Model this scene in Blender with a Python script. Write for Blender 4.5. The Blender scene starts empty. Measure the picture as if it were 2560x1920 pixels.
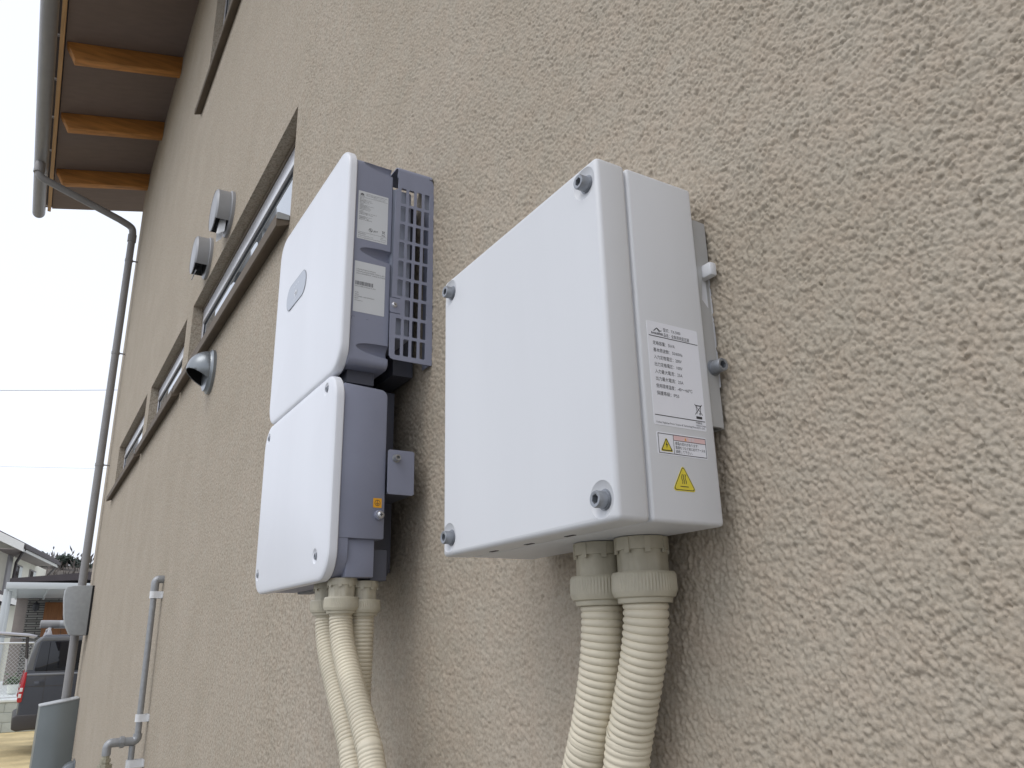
import bpy, bmesh, math, random
import numpy as np
from mathutils import Vector, Matrix
random.seed(7); np.random.seed(7)
sc = bpy.context.scene
COL = sc.collection

# ------------------------------------------------------------------ camera
RC = np.array([[-0.5153673, -0.85671086, -0.02104866],
               [0.27433071, -0.14165896, -0.95114426],
               [0.81187389, -0.49596294, 0.3080285]])      # rows: right, down, forward in world axes
FPX = 1954.3794
CAM = np.array([0.0, 0.459, 1.6])
cd = bpy.data.cameras.new('camera'); cam = bpy.data.objects.new('camera', cd); COL.objects.link(cam)
cd.sensor_width = 36.0; cd.lens = FPX / 2560 * 36.0; cd.clip_start = 0.01; cd.clip_end = 600
mw = Matrix([[RC[0][i], -RC[1][i], -RC[2][i], CAM[i]] for i in range(3)] + [[0, 0, 0, 1]])
cam.matrix_world = mw
sc.camera = cam

# ------------------------------------------------------------------ light
SUN_EL, SUN_AZ = math.radians(56), math.radians(106)          # azimuth measured from +X towards +Y
w = bpy.data.worlds.new('World'); sc.world = w; w.use_nodes = True
nt = w.node_tree; nt.nodes.clear()
sky = nt.nodes.new('ShaderNodeTexSky'); sky.sky_type = 'NISHITA'; sky.sun_disc = False
sky.sun_elevation = SUN_EL; sky.sun_rotation = math.radians(90) - SUN_AZ
sky.air_density = 1.0; sky.dust_density = 4.0; sky.ozone_density = 1.0
hs = nt.nodes.new('ShaderNodeHueSaturation'); hs.inputs['Saturation'].default_value = 0.30
mx = nt.nodes.new('ShaderNodeMixRGB'); mx.inputs[0].default_value = 0.55
mx.inputs[2].default_value = (10.2, 10.8, 12.2, 1)             # even cloud layer
bg = nt.nodes.new('ShaderNodeBackground'); bg.inputs['Strength'].default_value = 0.145
wo = nt.nodes.new('ShaderNodeOutputWorld')
nt.links.new(sky.outputs[0], hs.inputs['Color']); nt.links.new(hs.outputs[0], mx.inputs[1])
nt.links.new(mx.outputs[0], bg.inputs[0]); nt.links.new(bg.outputs[0], wo.inputs[0])
sd = bpy.data.lights.new('sun', 'SUN'); sd.energy = 0.6; sd.angle = math.radians(35); sd.color = (1.0, 0.98, 0.95)
sun = bpy.data.objects.new('sun', sd); COL.objects.link(sun)
sdir = Vector((math.cos(SUN_EL) * math.cos(SUN_AZ), math.cos(SUN_EL) * math.sin(SUN_AZ), math.sin(SUN_EL)))
sun.rotation_euler = sdir.to_track_quat('Z', 'Y').to_euler(); sun.location = (3, 8, 12)
sc.view_settings.view_transform = 'Standard'; sc.view_settings.look = 'None'
sc.view_settings.exposure = 0.0; sc.view_settings.gamma = 1.0; sc.view_settings.use_curve_mapping = False

# ------------------------------------------------------------------ helpers
def ray(u, v): return RC.T @ np.array([(u - 1280) / FPX, (v - 960) / FPX, 1.0])
def onX(u, v, x): d = ray(u, v); return Vector(CAM + d * ((x - CAM[0]) / d[0]))
def onY(u, v, y): d = ray(u, v); return Vector(CAM + d * ((y - CAM[1]) / d[1]))
def onZ(u, v, z): d = ray(u, v); return Vector(CAM + d * ((z - CAM[2]) / d[2]))

def s2l(*c):
    return tuple(((x / 255) / 12.92 if x / 255 <= 0.04045 else ((x / 255 + 0.055) / 1.055) ** 2.4) for x in c)

def mat(name, col, rough=0.6, metal=0.0, var=0.0, vscale=8.0, bump=0.0, bscale=200.0, bdist=0.001, spec=None, stretch=None, coat=0.0):
    m = bpy.data.materials.new(name); m.use_nodes = True
    n = m.node_tree; b = n.nodes['Principled BSDF']
    b.inputs['Base Color'].default_value = (*col, 1); b.inputs['Roughness'].default_value = rough
    b.inputs['Metallic'].default_value = metal
    if spec is not None: b.inputs['Specular IOR Level'].default_value = spec
    if coat: b.inputs['Coat Weight'].default_value = coat
    if var or bump:
        tc = n.nodes.new('ShaderNodeTexCoord'); src = tc.outputs['Object']
        if stretch:
            mp = n.nodes.new('ShaderNodeMapping'); mp.inputs['Scale'].default_value = stretch
            n.links.new(src, mp.inputs[0]); src = mp.outputs[0]
    if var:
        t = n.nodes.new('ShaderNodeTexNoise'); t.inputs['Scale'].default_value = vscale; t.inputs['Detail'].default_value = 6
        n.links.new(src, t.inputs['Vector'])
        r = n.nodes.new('ShaderNodeValToRGB')
        r.color_ramp.elements[0].position = 0.3; r.color_ramp.elements[1].position = 0.7
        r.color_ramp.elements[0].color = (*[c * (1 - var) for c in col], 1)
        r.color_ramp.elements[1].color = (*[min(1, c * (1 + var)) for c in col], 1)
        n.links.new(t.outputs['Fac'], r.inputs[0]); n.links.new(r.outputs[0], b.inputs['Base Color'])
    if bump:
        t2 = n.nodes.new('ShaderNodeTexNoise'); t2.inputs['Scale'].default_value = bscale; t2.inputs['Detail'].default_value = 4
        n.links.new(src, t2.inputs['Vector'])
        bp = n.nodes.new('ShaderNodeBump'); bp.inputs['Strength'].default_value = bump; bp.inputs['Distance'].default_value = bdist
        n.links.new(t2.outputs['Fac'], bp.inputs['Height']); n.links.new(bp.outputs[0], b.inputs['Normal'])
    return m

def link(name, me, m, parent=None, smooth=None):
    o = bpy.data.objects.new(name, me); COL.objects.link(o)
    if m is not None:
        me.materials.clear(); me.materials.append(m)
    if parent is not None:
        o.parent = parent
        if parent.type == 'EMPTY': o.matrix_parent_inverse = Matrix.Translation(-parent.location)
    if smooth is not None: shade(me, smooth)
    return o

def shade(me, angle):
    """smooth faces, sharp edges above the angle (degrees)"""
    me.polygons.foreach_set('use_smooth', [True] * len(me.polygons))
    bm = bmesh.new(); bm.from_mesh(me)
    lim = math.radians(angle)
    for e in bm.edges:
        if len(e.link_faces) == 2:
            e.smooth = e.calc_face_angle(0) < lim
        else: e.smooth = True
    bm.to_mesh(me); bm.free()

def tag(o, label, cat, group=None, kind=None):
    if label: o['label'] = label
    if cat: o['category'] = cat
    if group: o['group'] = group
    if kind: o['kind'] = kind
    return o

def thing(name, label, cat, loc=(0, 0, 0), group=None):
    o = bpy.data.objects.new(name, None); COL.objects.link(o); o.location = loc; o.empty_display_size = 0.05
    return tag(o, label, cat, group)

class B:
    """collects faces; build() links ONE mesh object"""
    def __init__(s): s.v = []; s.f = []
    def add(s, vs, fs):
        k = len(s.v); s.v += [tuple(p) for p in vs]; s.f += [tuple(i + k for i in f) for f in fs]; return s
    def box(s, a, b):
        x0, y0, z0 = (min(a[i], b[i]) for i in range(3)); x1, y1, z1 = (max(a[i], b[i]) for i in range(3))
        return s.add([(x0, y0, z0), (x1, y0, z0), (x1, y1, z0), (x0, y1, z0), (x0, y0, z1), (x1, y0, z1), (x1, y1, z1), (x0, y1, z1)],
                     [(0, 3, 2, 1), (4, 5, 6, 7), (0, 1, 5, 4), (1, 2, 6, 5), (2, 3, 7, 6), (3, 0, 4, 7)])
    def prism(s, pts, vec):
        """closed polygon pts (3d) extruded along vec"""
        n = len(pts); vec = Vector(vec); a = [Vector(p) for p in pts]; b = [p + vec for p in a]
        nr = Vector((0, 0, 0))
        for i in range(n): nr += a[i].cross(a[(i + 1) % n])
        if nr.dot(vec) > 0: a.reverse(); b.reverse()
        return s.add(a + b, [tuple(range(n)), tuple(range(2 * n - 1, n - 1, -1))] + [(i, n + i, n + (i + 1) % n, (i + 1) % n) for i in range(n)])
    def rings(s, rs, cap0=True, cap1=True):
        n = len(rs[0]); vs = [p for r in rs for p in r]; fs = []
        for k in range(len(rs) - 1):
            for i in range(n):
                fs.append((k * n + i, k * n + (i + 1) % n, (k + 1) * n + (i + 1) % n, (k + 1) * n + i))
        if cap0: fs.append(tuple(range(n - 1, -1, -1)))
        if cap1: fs.append(tuple((len(rs) - 1) * n + i for i in range(n)))
        return s.add(vs, fs)
    def lathe(s, prof, org, axis=(0, 0, 1), n=24, cap0=True, cap1=True, fn=None):
        """prof: list of (radius, height along axis)"""
        ax = Vector(axis).normalized(); u = ax.orthogonal().normalized(); w_ = ax.cross(u); org = Vector(org)
        rs = []
        for r, h in prof:
            ring = []
            for i in range(n):
                t = 2 * math.pi * i / n; rr = r * (fn(t, h) if fn else 1)
                ring.append(org + ax * h + u * (rr * math.cos(t)) + w_ * (rr * math.sin(t)))
            rs.append(ring)
        return s.rings(rs, cap0, cap1)
    def tube(s, path, rad, n=16, cap=True):
        """path: points; rad: number or function(index, arclength)"""
        P = [Vector(p) for p in path]; T = []
        for i in range(len(P)):
            a = P[max(0, i - 1)]; b = P[min(len(P) - 1, i + 1)]; T.append((b - a).normalized())
        u = T[0].orthogonal().normalized(); rs = []; L = 0
        for i, p in enumerate(P):
            if i: L += (p - P[i - 1]).length
            u = (u - T[i] * u.dot(T[i])).normalized(); v = T[i].cross(u)
            r = rad(i, L) if callable(rad) else rad
            rs.append([p + u * (r * math.cos(2 * math.pi * k / n)) + v * (r * math.sin(2 * math.pi * k / n)) for k in range(n)])
        return s.rings(rs, cap, cap)
    def mesh(s, name):
        me = bpy.data.meshes.new(name); me.from_pydata(s.v, [], s.f); me.update(); return me
    def build(s, name, m, parent=None, smooth=None, bevel=0, seg=2):
        me = s.mesh(name)
        if bevel:
            bm = bmesh.new(); bm.from_mesh(me)
            bmesh.ops.bevel(bm, geom=[e for e in bm.edges if e.calc_face_angle(0) > 0.6], offset=bevel, segments=seg, profile=0.5, affect='EDGES', clamp_overlap=True)
            bm.to_mesh(me); bm.free()
            if smooth is None: smooth = 35
        return link(name, me, m, parent, smooth)

def spline(pts, n=12):
    P = [Vector(p) for p in pts]; P = [2 * P[0] - P[1]] + P + [2 * P[-1] - P[-2]]; out = []
    for i in range(1, len(P) - 2):
        for k in range(n):
            t = k / n; a, b, c, d = P[i - 1:i + 3]
            out.append(0.5 * ((2 * b) + (c - a) * t + (2 * a - 5 * b + 4 * c - d) * t * t + (3 * b - a - 3 * c + d) * t ** 3))
    out.append(P[-2]); return out

def resample(pts, step):
    out = [pts[0]]; acc = 0.0
    for a, b in zip(pts[:-1], pts[1:]):
        L = (b - a).length; d = step - acc
        while d <= L:
            out.append(a + (b - a) * (d / L)); d += step
        acc = (acc + L) % step if L > 0 else acc
    return out

def boolean(o, cutters):
    """subtract cutter meshes (B objects) from object o, applied"""
    for c in cutters:
        me = c.mesh('cut'); co = bpy.data.objects.new('cut', me); COL.objects.link(co)
        md = o.modifiers.new('b', 'BOOLEAN'); md.operation = 'DIFFERENCE'; md.object = co; md.solver = 'EXACT'
        dg = bpy.context.evaluated_depsgraph_get(); ev = o.evaluated_get(dg)
        nm = bpy.data.meshes.new_from_object(ev); o.modifiers.clear(); old = o.data; o.data = nm
        bpy.data.objects.remove(co); bpy.data.meshes.remove(me); nm.name = old.name
    return o

# frames for things drawn on surfaces: side faces look along -X, front faces along +Y
def side_frame(x, y, z): return Matrix(((0, 0, -1, x), (-1, 0, 0, y), (0, 1, 0, z), (0, 0, 0, 1)))
def front_frame(x, y, z): return Matrix(((-1, 0, 0, x), (0, 0, 1, y), (0, 1, 0, z), (0, 0, 0, 1)))

def curve_mesh(polys, extrude=0.0, depth_mid=True):
    """filled 2d outlines with holes -> mesh (local xy)"""
    cu = bpy.data.curves.new('c', 'CURVE'); cu.dimensions = '2D'; cu.fill_mode = 'BOTH'; cu.extrude = extrude / 2
    for pl in polys:
        sp = cu.splines.new('POLY'); sp.points.add(len(pl) - 1)
        for i, p in enumerate(pl): sp.points[i].co = (p[0], p[1], 0, 1)
        sp.use_cyclic_u = True
    o = bpy.data.objects.new('c', cu); COL.objects.link(o)
    dg = bpy.context.evaluated_depsgraph_get(); me = bpy.data.meshes.new_from_object(o.evaluated_get(dg))
    bpy.data.objects.remove(o); bpy.data.curves.remove(cu); return me

def rrect(x0, y0, x1, y1, r, n=4):
    out = []
    for cx, cy, a0 in ((x1 - r, y1 - r, 0), (x0 + r, y1 - r, 90), (x0 + r, y0 + r, 180), (x1 - r, y0 + r, 270)):
        for k in range(n + 1):
            a = math.radians(a0 + 90 * k / n); out.append((cx + r * math.cos(a), cy + r * math.sin(a)))
    return out

class Print:
    """flat print: text and shapes in local xy (metres), joined into one mesh"""
    def __init__(s): s.bm = bmesh.new()
    def _add(s, me, M):
        me.transform(M); s.bm.from_mesh(me); bpy.data.meshes.remove(me)
    def text(s, x, y, body, size, width=None, bold=0.0, align='LEFT', shear=0):
        cu = bpy.data.curves.new('t', 'FONT'); cu.body = body; cu.size = 1.0; cu.align_x = align; cu.resolution_u = 2
        cu.offset = bold; cu.shear = shear
        o = bpy.data.objects.new('t', cu); COL.objects.link(o)
        dg = bpy.context.evaluated_depsgraph_get(); me = bpy.data.meshes.new_from_object(o.evaluated_get(dg))
        bpy.data.objects.remove(o); bpy.data.curves.remove(cu)
        sx = size
        if width and len(me.vertices):
            xs = [v.co.x for v in me.vertices]; sx = width / max(1e-6, max(xs) - min(xs))
        s._add(me, Matrix.Translation((x, y, 0)) @ Matrix.Diagonal((sx, size, 1, 1)))
        return s
    def poly(s, *pl):
        s._add(curve_mesh(pl), Matrix.Identity(4)); return s
    def rect(s, x0, y0, x1, y1): return s.poly([(x0, y0), (x1, y0), (x1, y1), (x0, y1)])
    def line(s, x0, y0, x1, y1, t):
        d = Vector((x1 - x0, y1 - y0)).normalized() * (t / 2); p = Vector((-d.y, d.x))
        return s.poly([(x0 + p.x, y0 + p.y), (x0 - p.x, y0 - p.y), (x1 - p.x, y1 - p.y), (x1 + p.x, y1 + p.y)])
    def ring(s, cx, cy, r, t, n=24):
        c = lambda q: [(cx + q * math.cos(2 * math.pi * k / n), cy + q * math.sin(2 * math.pi * k / n)) for k in range(n)]
        return s.poly(c(r), c(r - t))
    def build(s, name, frame, m, parent):
        me = bpy.data.meshes.new(name); s.bm.to_mesh(me); s.bm.free(); me.transform(frame)
        return link(name, me, m, parent)

def plate(name, polys, thick, frame, m, parent, smooth=None):
    """extruded outline whose back lies on the frame plane"""
    me = curve_mesh(polys, thick); me.transform(frame @ Matrix.Translation((0, 0, thick / 2)))
    return link(name, me, m, parent, smooth)

def socket_screw(pos, axis, r, h, m, parent, name='screw', washer=1.55, standoff=0.0):
    b = B(); n = 24; ax = Vector(axis).normalized(); u = ax.orthogonal().normalized(); v = ax.cross(u); p0 = Vector(pos) + ax * standoff
    def circ(rr, hh): return [p0 + ax * hh + u * (rr * math.cos(2 * math.pi * k / n)) + v * (rr * math.sin(2 * math.pi * k / n)) for k in range(n)]
    def hexr(rr, hh):
        out = []
        for k in range(n):
            t = 2 * math.pi * k / n; q = rr * math.cos(math.pi / 6) / math.cos((t % (math.pi / 3)) - math.pi / 6)
            out.append(p0 + ax * hh + u * (q * math.cos(t)) + v * (q * math.sin(t)))
        return out
    b.rings([circ(r, 0), circ(r, h * .9), circ(r * .92, h), circ(r * .72, h), hexr(r * .60, h - r * .05), hexr(r * .58, h * .35)], True, True)
    o = b.build(name, m, parent, 40)
    wb = B().lathe([(r * washer, -0.0012), (r * washer, 0.0), (r * washer * .97, 0.0003), (r * .9, 0.0003)], p0, axis, 28)
    wb.lathe([(r * 1.12, 0.0003), (r * 1.14, 0.0015), (r * .9, 0.0016)], p0, axis, 24)
    wb.build('washer', m, o, 40)
    return o

def pan_screw(pos, axis, r, h, m, dark, parent, name='screw', washer=1.5):
    b = B().lathe([(r, 0), (r * 1.02, h * .35), (r * .93, h * .75), (r * .7, h * .95), (r * .3, h)], pos, axis, 24)
    if washer: b.lathe([(r * washer, -0.001), (r * washer, 0.0006), (r * .8, 0.0008)], pos, axis, 24)
    o = b.build(name, m, parent, 50)
    ax = Vector(axis).normalized(); u = ax.orthogonal().normalized(); v = ax.cross(u); p = Vector(pos) + ax * h * .9
    c = B()
    for a, q in ((u + v, u - v), (u - v, u + v)):
        a = a.normalized() * r * .5; q = q.normalized() * r * .11
        c.prism([p + a + q, p - a + q, p - a - q, p + a - q], ax * (h * .13))
    c.build('cross_slot', dark, o)
    return o

# ------------------------------------------------------------------ materials
WALLC = (0.405, 0.354, 0.284)
def stucco(name, near):
    m = bpy.data.materials.new(name); m.use_nodes = True; n = m.node_tree; b = n.nodes['Principled BSDF']
    b.inputs['Roughness'].default_value = 0.9; b.inputs['Specular IOR Level'].default_value = 0.25
    tc = n.nodes.new('ShaderNodeTexCoord')
    def noise(scale, det, stretch=None):
        t = n.nodes.new('ShaderNodeTexNoise'); t.inputs['Scale'].default_value = scale; t.inputs['Detail'].default_value = det
        if stretch:
            mp = n.nodes.new('ShaderNodeMapping'); mp.inputs['Scale'].default_value = stretch
            n.links.new(tc.outputs['Object'], mp.inputs[0]); n.links.new(mp.outputs[0], t.inputs['Vector'])
        else: n.links.new(tc.outputs['Object'], t.inputs['Vector'])
        return t.outputs['Fac']
    def ramp(fac, c0, c1, p0=.3, p1=.7):
        r = n.nodes.new('ShaderNodeValToRGB'); r.color_ramp.elements[0].position = p0; r.color_ramp.elements[1].position = p1
        r.color_ramp.elements[0].color = (*c0, 1); r.color_ramp.elements[1].color = (*c1, 1)
        n.links.new(fac, r.inputs[0]); return r.outputs[0]
    def mul(a, c):
        x = n.nodes.new('ShaderNodeMixRGB'); x.blend_type = 'MULTIPLY'; x.inputs[0].default_value = 1
        n.links.new(a, x.inputs[1]); n.links.new(c, x.inputs[2]); return x.outputs[0]
    k = lambda f: tuple(c * f for c in WALLC)
    base = ramp(noise(5, 5), k(.95), tuple(c * q for c, q in zip(WALLC, (1.04, 1.04, 1.06))))
    speck = ramp(noise(330, 3), (.86, .85, .83), (1.04, 1.04, 1.04), .32, .55)
    streak = ramp(noise(1.0, 3, (2.2, 2.2, .4)), (.965, .96, .945), (1.01, 1.01, 1.01), .3, .7)
    tint = ramp(noise(28, 3), (1.01, .99, .98), (.99, 1.003, 1.01), .35, .65)
    relief_shade = mul(ramp(noise(150, 2), (.76, .75, .73), (1.06, 1.06, 1.06), .38, .54), ramp(noise(60, 2), (.93, .925, .915), (1.03, 1.03, 1.03), .38, .56))
    # the grain is pit shading put into the colour, fading in along the wall
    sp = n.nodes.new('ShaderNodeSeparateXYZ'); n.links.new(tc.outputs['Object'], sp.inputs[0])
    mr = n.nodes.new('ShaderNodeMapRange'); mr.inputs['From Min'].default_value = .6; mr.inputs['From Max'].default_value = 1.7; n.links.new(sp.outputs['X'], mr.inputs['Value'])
    gm = n.nodes.new('ShaderNodeMixRGB'); n.links.new(mr.outputs[0], gm.inputs[0]); gm.inputs[1].default_value = (1, 1, 1, 1); n.links.new(relief_shade, gm.inputs[2])
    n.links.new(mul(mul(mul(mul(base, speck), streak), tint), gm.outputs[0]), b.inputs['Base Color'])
    bp = n.nodes.new('ShaderNodeBump'); bp2 = n.nodes.new('ShaderNodeBump')
    if near:
        bp.inputs['Strength'].default_value = .5; bp.inputs['Distance'].default_value = .0006
        n.links.new(noise(520, 3), bp.inputs['Height']); n.links.new(bp.outputs[0], b.inputs['Normal'])
    else:
        bp.inputs['Strength'].default_value = .30; bp.inputs['Distance'].default_value = .0016
        n.links.new(ramp(noise(135, 3), (0, 0, 0), (1, 1, 1), .42, .62), bp.inputs['Height'])
        bp2.inputs['Strength'].default_value = .25; bp2.inputs['Distance'].default_value = .0006
        n.links.new(noise(420, 3), bp2.inputs['Height']); n.links.new(bp.outputs[0], bp2.inputs['Normal'])
        n.links.new(bp2.outputs[0], b.inputs['Normal'])
    return m

M = {}
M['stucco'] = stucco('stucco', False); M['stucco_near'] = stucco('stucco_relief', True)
M['white'] = mat('white_powder_coat', (.635, .645, .665), .40, var=.028, vscale=2.2, stretch=(5, 5, .7), bump=.12, bscale=900, bdist=.0003)
M['cover'] = mat('white_plastic_cover', (.72, .735, .775), .34, var=.022, vscale=2.0, stretch=(5, 5, .7), bump=.06, bscale=1400, bdist=.0002)
M['grey'] = mat('blue_grey_paint', (.235, .25, .325), .5, var=.06, vscale=14, bump=.15, bscale=900, bdist=.0003)
M['grey2'] = mat('blue_grey_inner_casting', (.26, .28, .34), .55, var=.08, vscale=20)
M['greydark'] = mat('dark_blue_grey_rail', (.085, .09, .115), .5, var=.1, vscale=14)
M['zinc'] = mat('zinc_steel', (.42, .43, .44), .38, .85, var=.12, vscale=120)
M['steeldark'] = mat('dull_screw_steel', (.29, .305, .33), .45, .6, var=.15, vscale=150)
M['bright'] = mat('bright_screw_steel', (.62, .63, .65), .3, .85, var=.1, vscale=200)
M['slot'] = mat('screw_slot_shadow_steel', (.05, .05, .055), .7)
M['galv'] = mat('galvanised_bracket', (.42, .42, .415), .5, .25, var=.06, vscale=30)
M['gland'] = mat('conduit_connector_plastic', (.435, .40, .31), .45, var=.13, vscale=40, bump=.1, bscale=500, bdist=.0004)
M['conduit'] = mat('cream_conduit_plastic', (.60, .545, .425), .5, var=.12, vscale=16, bump=.1, bscale=300, bdist=.0004)
M['label'] = mat('label_white_film', (.78, .79, .84), .35, var=.01)
M['label_grey'] = mat('label_silver_film', (.60, .62, .64), .35, var=.02)
M['ink'] = mat('black_ink', (.03, .03, .035), .5)
M['inkgrey'] = mat('grey_ink', (.10, .10, .11), .5)
M['yellow'] = mat('warning_yellow', (.72, .60, .06), .4)
M['pink'] = mat('faded_red_band', (.74, .52, .52), .4)
M['orange'] = mat('earth_tag_orange', (.75, .36, .02), .4)
M['badge'] = mat('badge_silver', (.40, .43, .48), .3, .2)
M['badge_edge'] = mat('badge_rim', (.16, .17, .19), .4)
M['logo_white'] = mat('badge_logo_white', (.80, .82, .85), .4)
M['alum'] = mat('aluminium_frame', (.50, .50, .52), .35, .5, var=.04, vscale=20)
M['brown'] = mat('bronze_sill_metal', (.14, .113, .086), .7, 0.0, spec=.2, var=.08, vscale=15)
M['reveal'] = mat('reveal_stucco', (.40, .335, .25), .9, var=.06, vscale=60, bump=.4, bscale=300, bdist=.001)
M['pvc'] = mat('grey_pvc_pipe', (.255, .25, .248), .42, var=.05, vscale=12)
M['pvc_l'] = mat('light_grey_pvc', (.36, .375, .38), .42, var=.05, vscale=12)
M['pipe'] = mat('painted_silver_pipe', (.31, .32, .33), .38, .35, var=.1, vscale=60)
M['strap'] = mat('white_pipe_strap', (.68, .69, .70), .5, var=.05, vscale=60)
M['brass'] = mat('dull_brass_valve', (.36, .34, .26), .45, .3, var=.15, vscale=80)
M['hood'] = mat('stainless_hood_paint', (.33, .335, .345), .42, .3, var=.04, vscale=12)
M['hood2'] = mat('grey_round_hood', (.23, .25, .265), .3, .5, var=.05, vscale=12)
M['black'] = mat('dark_opening', (.012, .012, .013), .8)
M['meter'] = mat('grey_resin_box', (.34, .355, .36), .5, var=.06, vscale=40, bump=.15, bscale=500, bdist=.0005)
M['coverbox'] = mat('teal_grey_steel', (.20, .225, .23), .38, .3, var=.06, vscale=4)
M['wood'] = mat('orange_cedar', (.48, .21, .052), .55, var=.28, vscale=5, stretch=(6, .7, 6), bump=.2, bscale=30, bdist=.001)
M['fascia'] = mat('cedar_fascia', (.55, .32, .13), .55, var=.18, vscale=6, stretch=(.5, 6, 6))
M['soffit'] = mat('brown_soffit_board', (.20, .152, .128), .8, var=.06, vscale=9, stretch=(3, .6, 3))
M['roof'] = mat('dark_metal_roof', (.07, .07, .08), .4, .4)

def glass_mat(name, tint, rough=.02):
    m = bpy.data.materials.new(name); m.use_nodes = True; b = m.node_tree.nodes['Principled BSDF']
    b.inputs['Base Color'].default_value = (*tint, 1); b.inputs['Roughness'].default_value = rough
    b.inputs['IOR'].default_value = 2.2; b.inputs['Specular IOR Level'].default_value = .6
    return m
M['pane'] = glass_mat('window_glass', (.36, .39, .42)); M['pane'].node_tree.nodes['Principled BSDF'].inputs['Metallic'].default_value = .75

# ------------------------------------------------------------------ the house whose wall carries everything
WX0, WX1, WTOP = -5.0, 7.6, 5.90
house = thing('stucco_house', 'tan stucco two-storey house with deep timber eaves and strip windows', 'house', (1.3, -3.5, 0))

# ---- near wall face with real relief (lumps of a few millimetres)
def gnoise(x, y, seed):
    """2d gradient noise, vectorised"""
    xi = np.floor(x).astype(np.int64); yi = np.floor(y).astype(np.int64); xf = x - xi; yf = y - yi
    def g(ix, iy):
        h = (ix * 374761393 + iy * 668265263 + seed * 974634) & 0xffffffff
        h = ((h ^ (h >> 13)) * 1274126177) & 0xffffffff; h = h ^ (h >> 16)
        a = (h & 0xffff) / 65536.0 * 2 * np.pi
        return np.cos(a), np.sin(a)
    u = xf * xf * xf * (xf * (xf * 6 - 15) + 10); v = yf * yf * yf * (yf * (yf * 6 - 15) + 10)
    out = 0
    for dx in (0, 1):
        for dy in (0, 1):
            gx, gy = g(xi + dx, yi + dy)
            wgt = (u if dx else 1 - u) * (v if dy else 1 - v)
            out = out + wgt * (gx * (xf - dx) + gy * (yf - dy))
    return out * 1.5

PX0, PX1 = -0.12, 1.84
NC, NR = 1240, 820
phi = np.concatenate([np.linspace(math.atan2(PX0, .459), math.radians(14), 110, endpoint=False), np.linspace(math.radians(14), math.atan2(PX1, .459), NC - 110)]); px_ = .459 * np.tan(phi)
px_[0], px_[-1] = PX0, PX1
zb = lambda x: 1.53 - .113 * (x - .248) - .12
zt = lambda x: 1.954 + .842 * (x - .158) + .14
tt = np.linspace(0, 1, NR)
XX = np.repeat(px_[:, None], NR, 1); ZZ = zb(px_)[:, None] + (zt(px_) - zb(px_))[:, None] * tt[None, :]
sst = lambda e0, e1, q: (lambda t: t * t * (3 - 2 * t))(np.clip((q - e0) / (e1 - e0), 0, 1))
def grains(x, y, cell, rlo, rhi, seed, keep):
    """union of rounded grains, one per cell: returns 0..1 height"""
    gx_, gy_ = x / cell, y / cell; xi = np.floor(gx_).astype(np.int64); yi = np.floor(gy_).astype(np.int64); out = np.zeros_like(x)
    def hsh(ix, iy, k):
        h = (ix * 374761393 + iy * 668265263 + (seed * 31 + k) * 974634777) & 0xffffffff
        h = ((h ^ (h >> 13)) * 1274126177) & 0xffffffff; return ((h ^ (h >> 16)) & 0xffff) / 65536.0
    for ddx in (-1, 0, 1):
        for ddy in (-1, 0, 1):
            ix, iy = xi + ddx, yi + ddy
            px, py = ix + hsh(ix, iy, 1), iy + hsh(ix, iy, 2)
            rr_ = rlo + (rhi - rlo) * hsh(ix, iy, 3); aa_ = .35 + .65 * hsh(ix, iy, 4)
            d2 = ((gx_ - px) ** 2 + (gy_ - py) ** 2) / rr_ ** 2
            out = np.maximum(out, np.where(hsh(ix, iy, 5) < keep, aa_ * np.clip(1 - d2, 0, 1) ** .55, 0))
    return out
wx = XX + .0008 * gnoise(XX / .003, ZZ / .003, 5); wz = ZZ + .0008 * gnoise(XX / .003, ZZ / .003, 6)
g1 = grains(wx, wz, .0025, .55, .95, 1, .80); g2 = grains(wx, wz, .0043, .42, .80, 2, .60); g3 = grains(wx, wz, .0019, .5, .9, 3, .7)
n3 = gnoise(wx / .014, wz / .014, 3); n2 = gnoise(wx / .0024, wz / .0024, 2)
hgt = .0014 * np.maximum(.85 * g1, g2) + .0008 * g2 + .0004 * g1 + .0003 * g3 + .00025 * n3 - .0019
rough_ = .84 + .34 * sst(-.55, .55, gnoise(XX / .034, ZZ / .034, 11) + .5 * gnoise(XX / .012, ZZ / .012, 12))      # patches sprayed thinner and thicker
hgt = (hgt + .0008) * rough_ - .0008 + .0007 * gnoise(XX / .09, ZZ / .09, 13) * .3
hgt -= .0013 * np.clip(grains(wx, wz, .013, .10, .24, 21, .35) * 1.6, 0, 1)                                           # odd deep pinholes
dx = np.gradient(px_); fade = np.clip(1.1 - (dx - .006) / .03, .6, 1)[:, None]
edge = np.minimum(np.minimum(tt, 1 - tt)[None, :] * 60, np.minimum(np.arange(NC), np.arange(NC)[::-1])[:, None] / 6.0); edge = np.clip(edge, 0, 1)
YY = hgt * fade * edge
co = np.stack([XX, YY, ZZ], 2).reshape(-1, 3).astype(np.float32)
idx = np.arange(NC * NR).reshape(NC, NR)
quads = np.stack([idx[:-1, :-1], idx[:-1, 1:], idx[1:, 1:], idx[1:, :-1]], 2).reshape(-1, 4).astype(np.int32)
me = bpy.data.meshes.new('stucco_face')
me.vertices.add(len(co)); me.vertices.foreach_set('co', co.ravel())
me.loops.add(quads.size); me.loops.foreach_set('vertex_index', quads.ravel())
me.polygons.add(len(quads)); me.polygons.foreach_set('loop_start', np.arange(0, quads.size, 4, dtype=np.int32))
me.polygons.foreach_set('use_smooth', np.ones(len(quads), dtype=bool)); me.update(calc_edges=True); me.validate()
if me.polygons[0].normal.y < 0: me.flip_normals()
link('stucco_face', me, M['stucco_near'], house)

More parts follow.
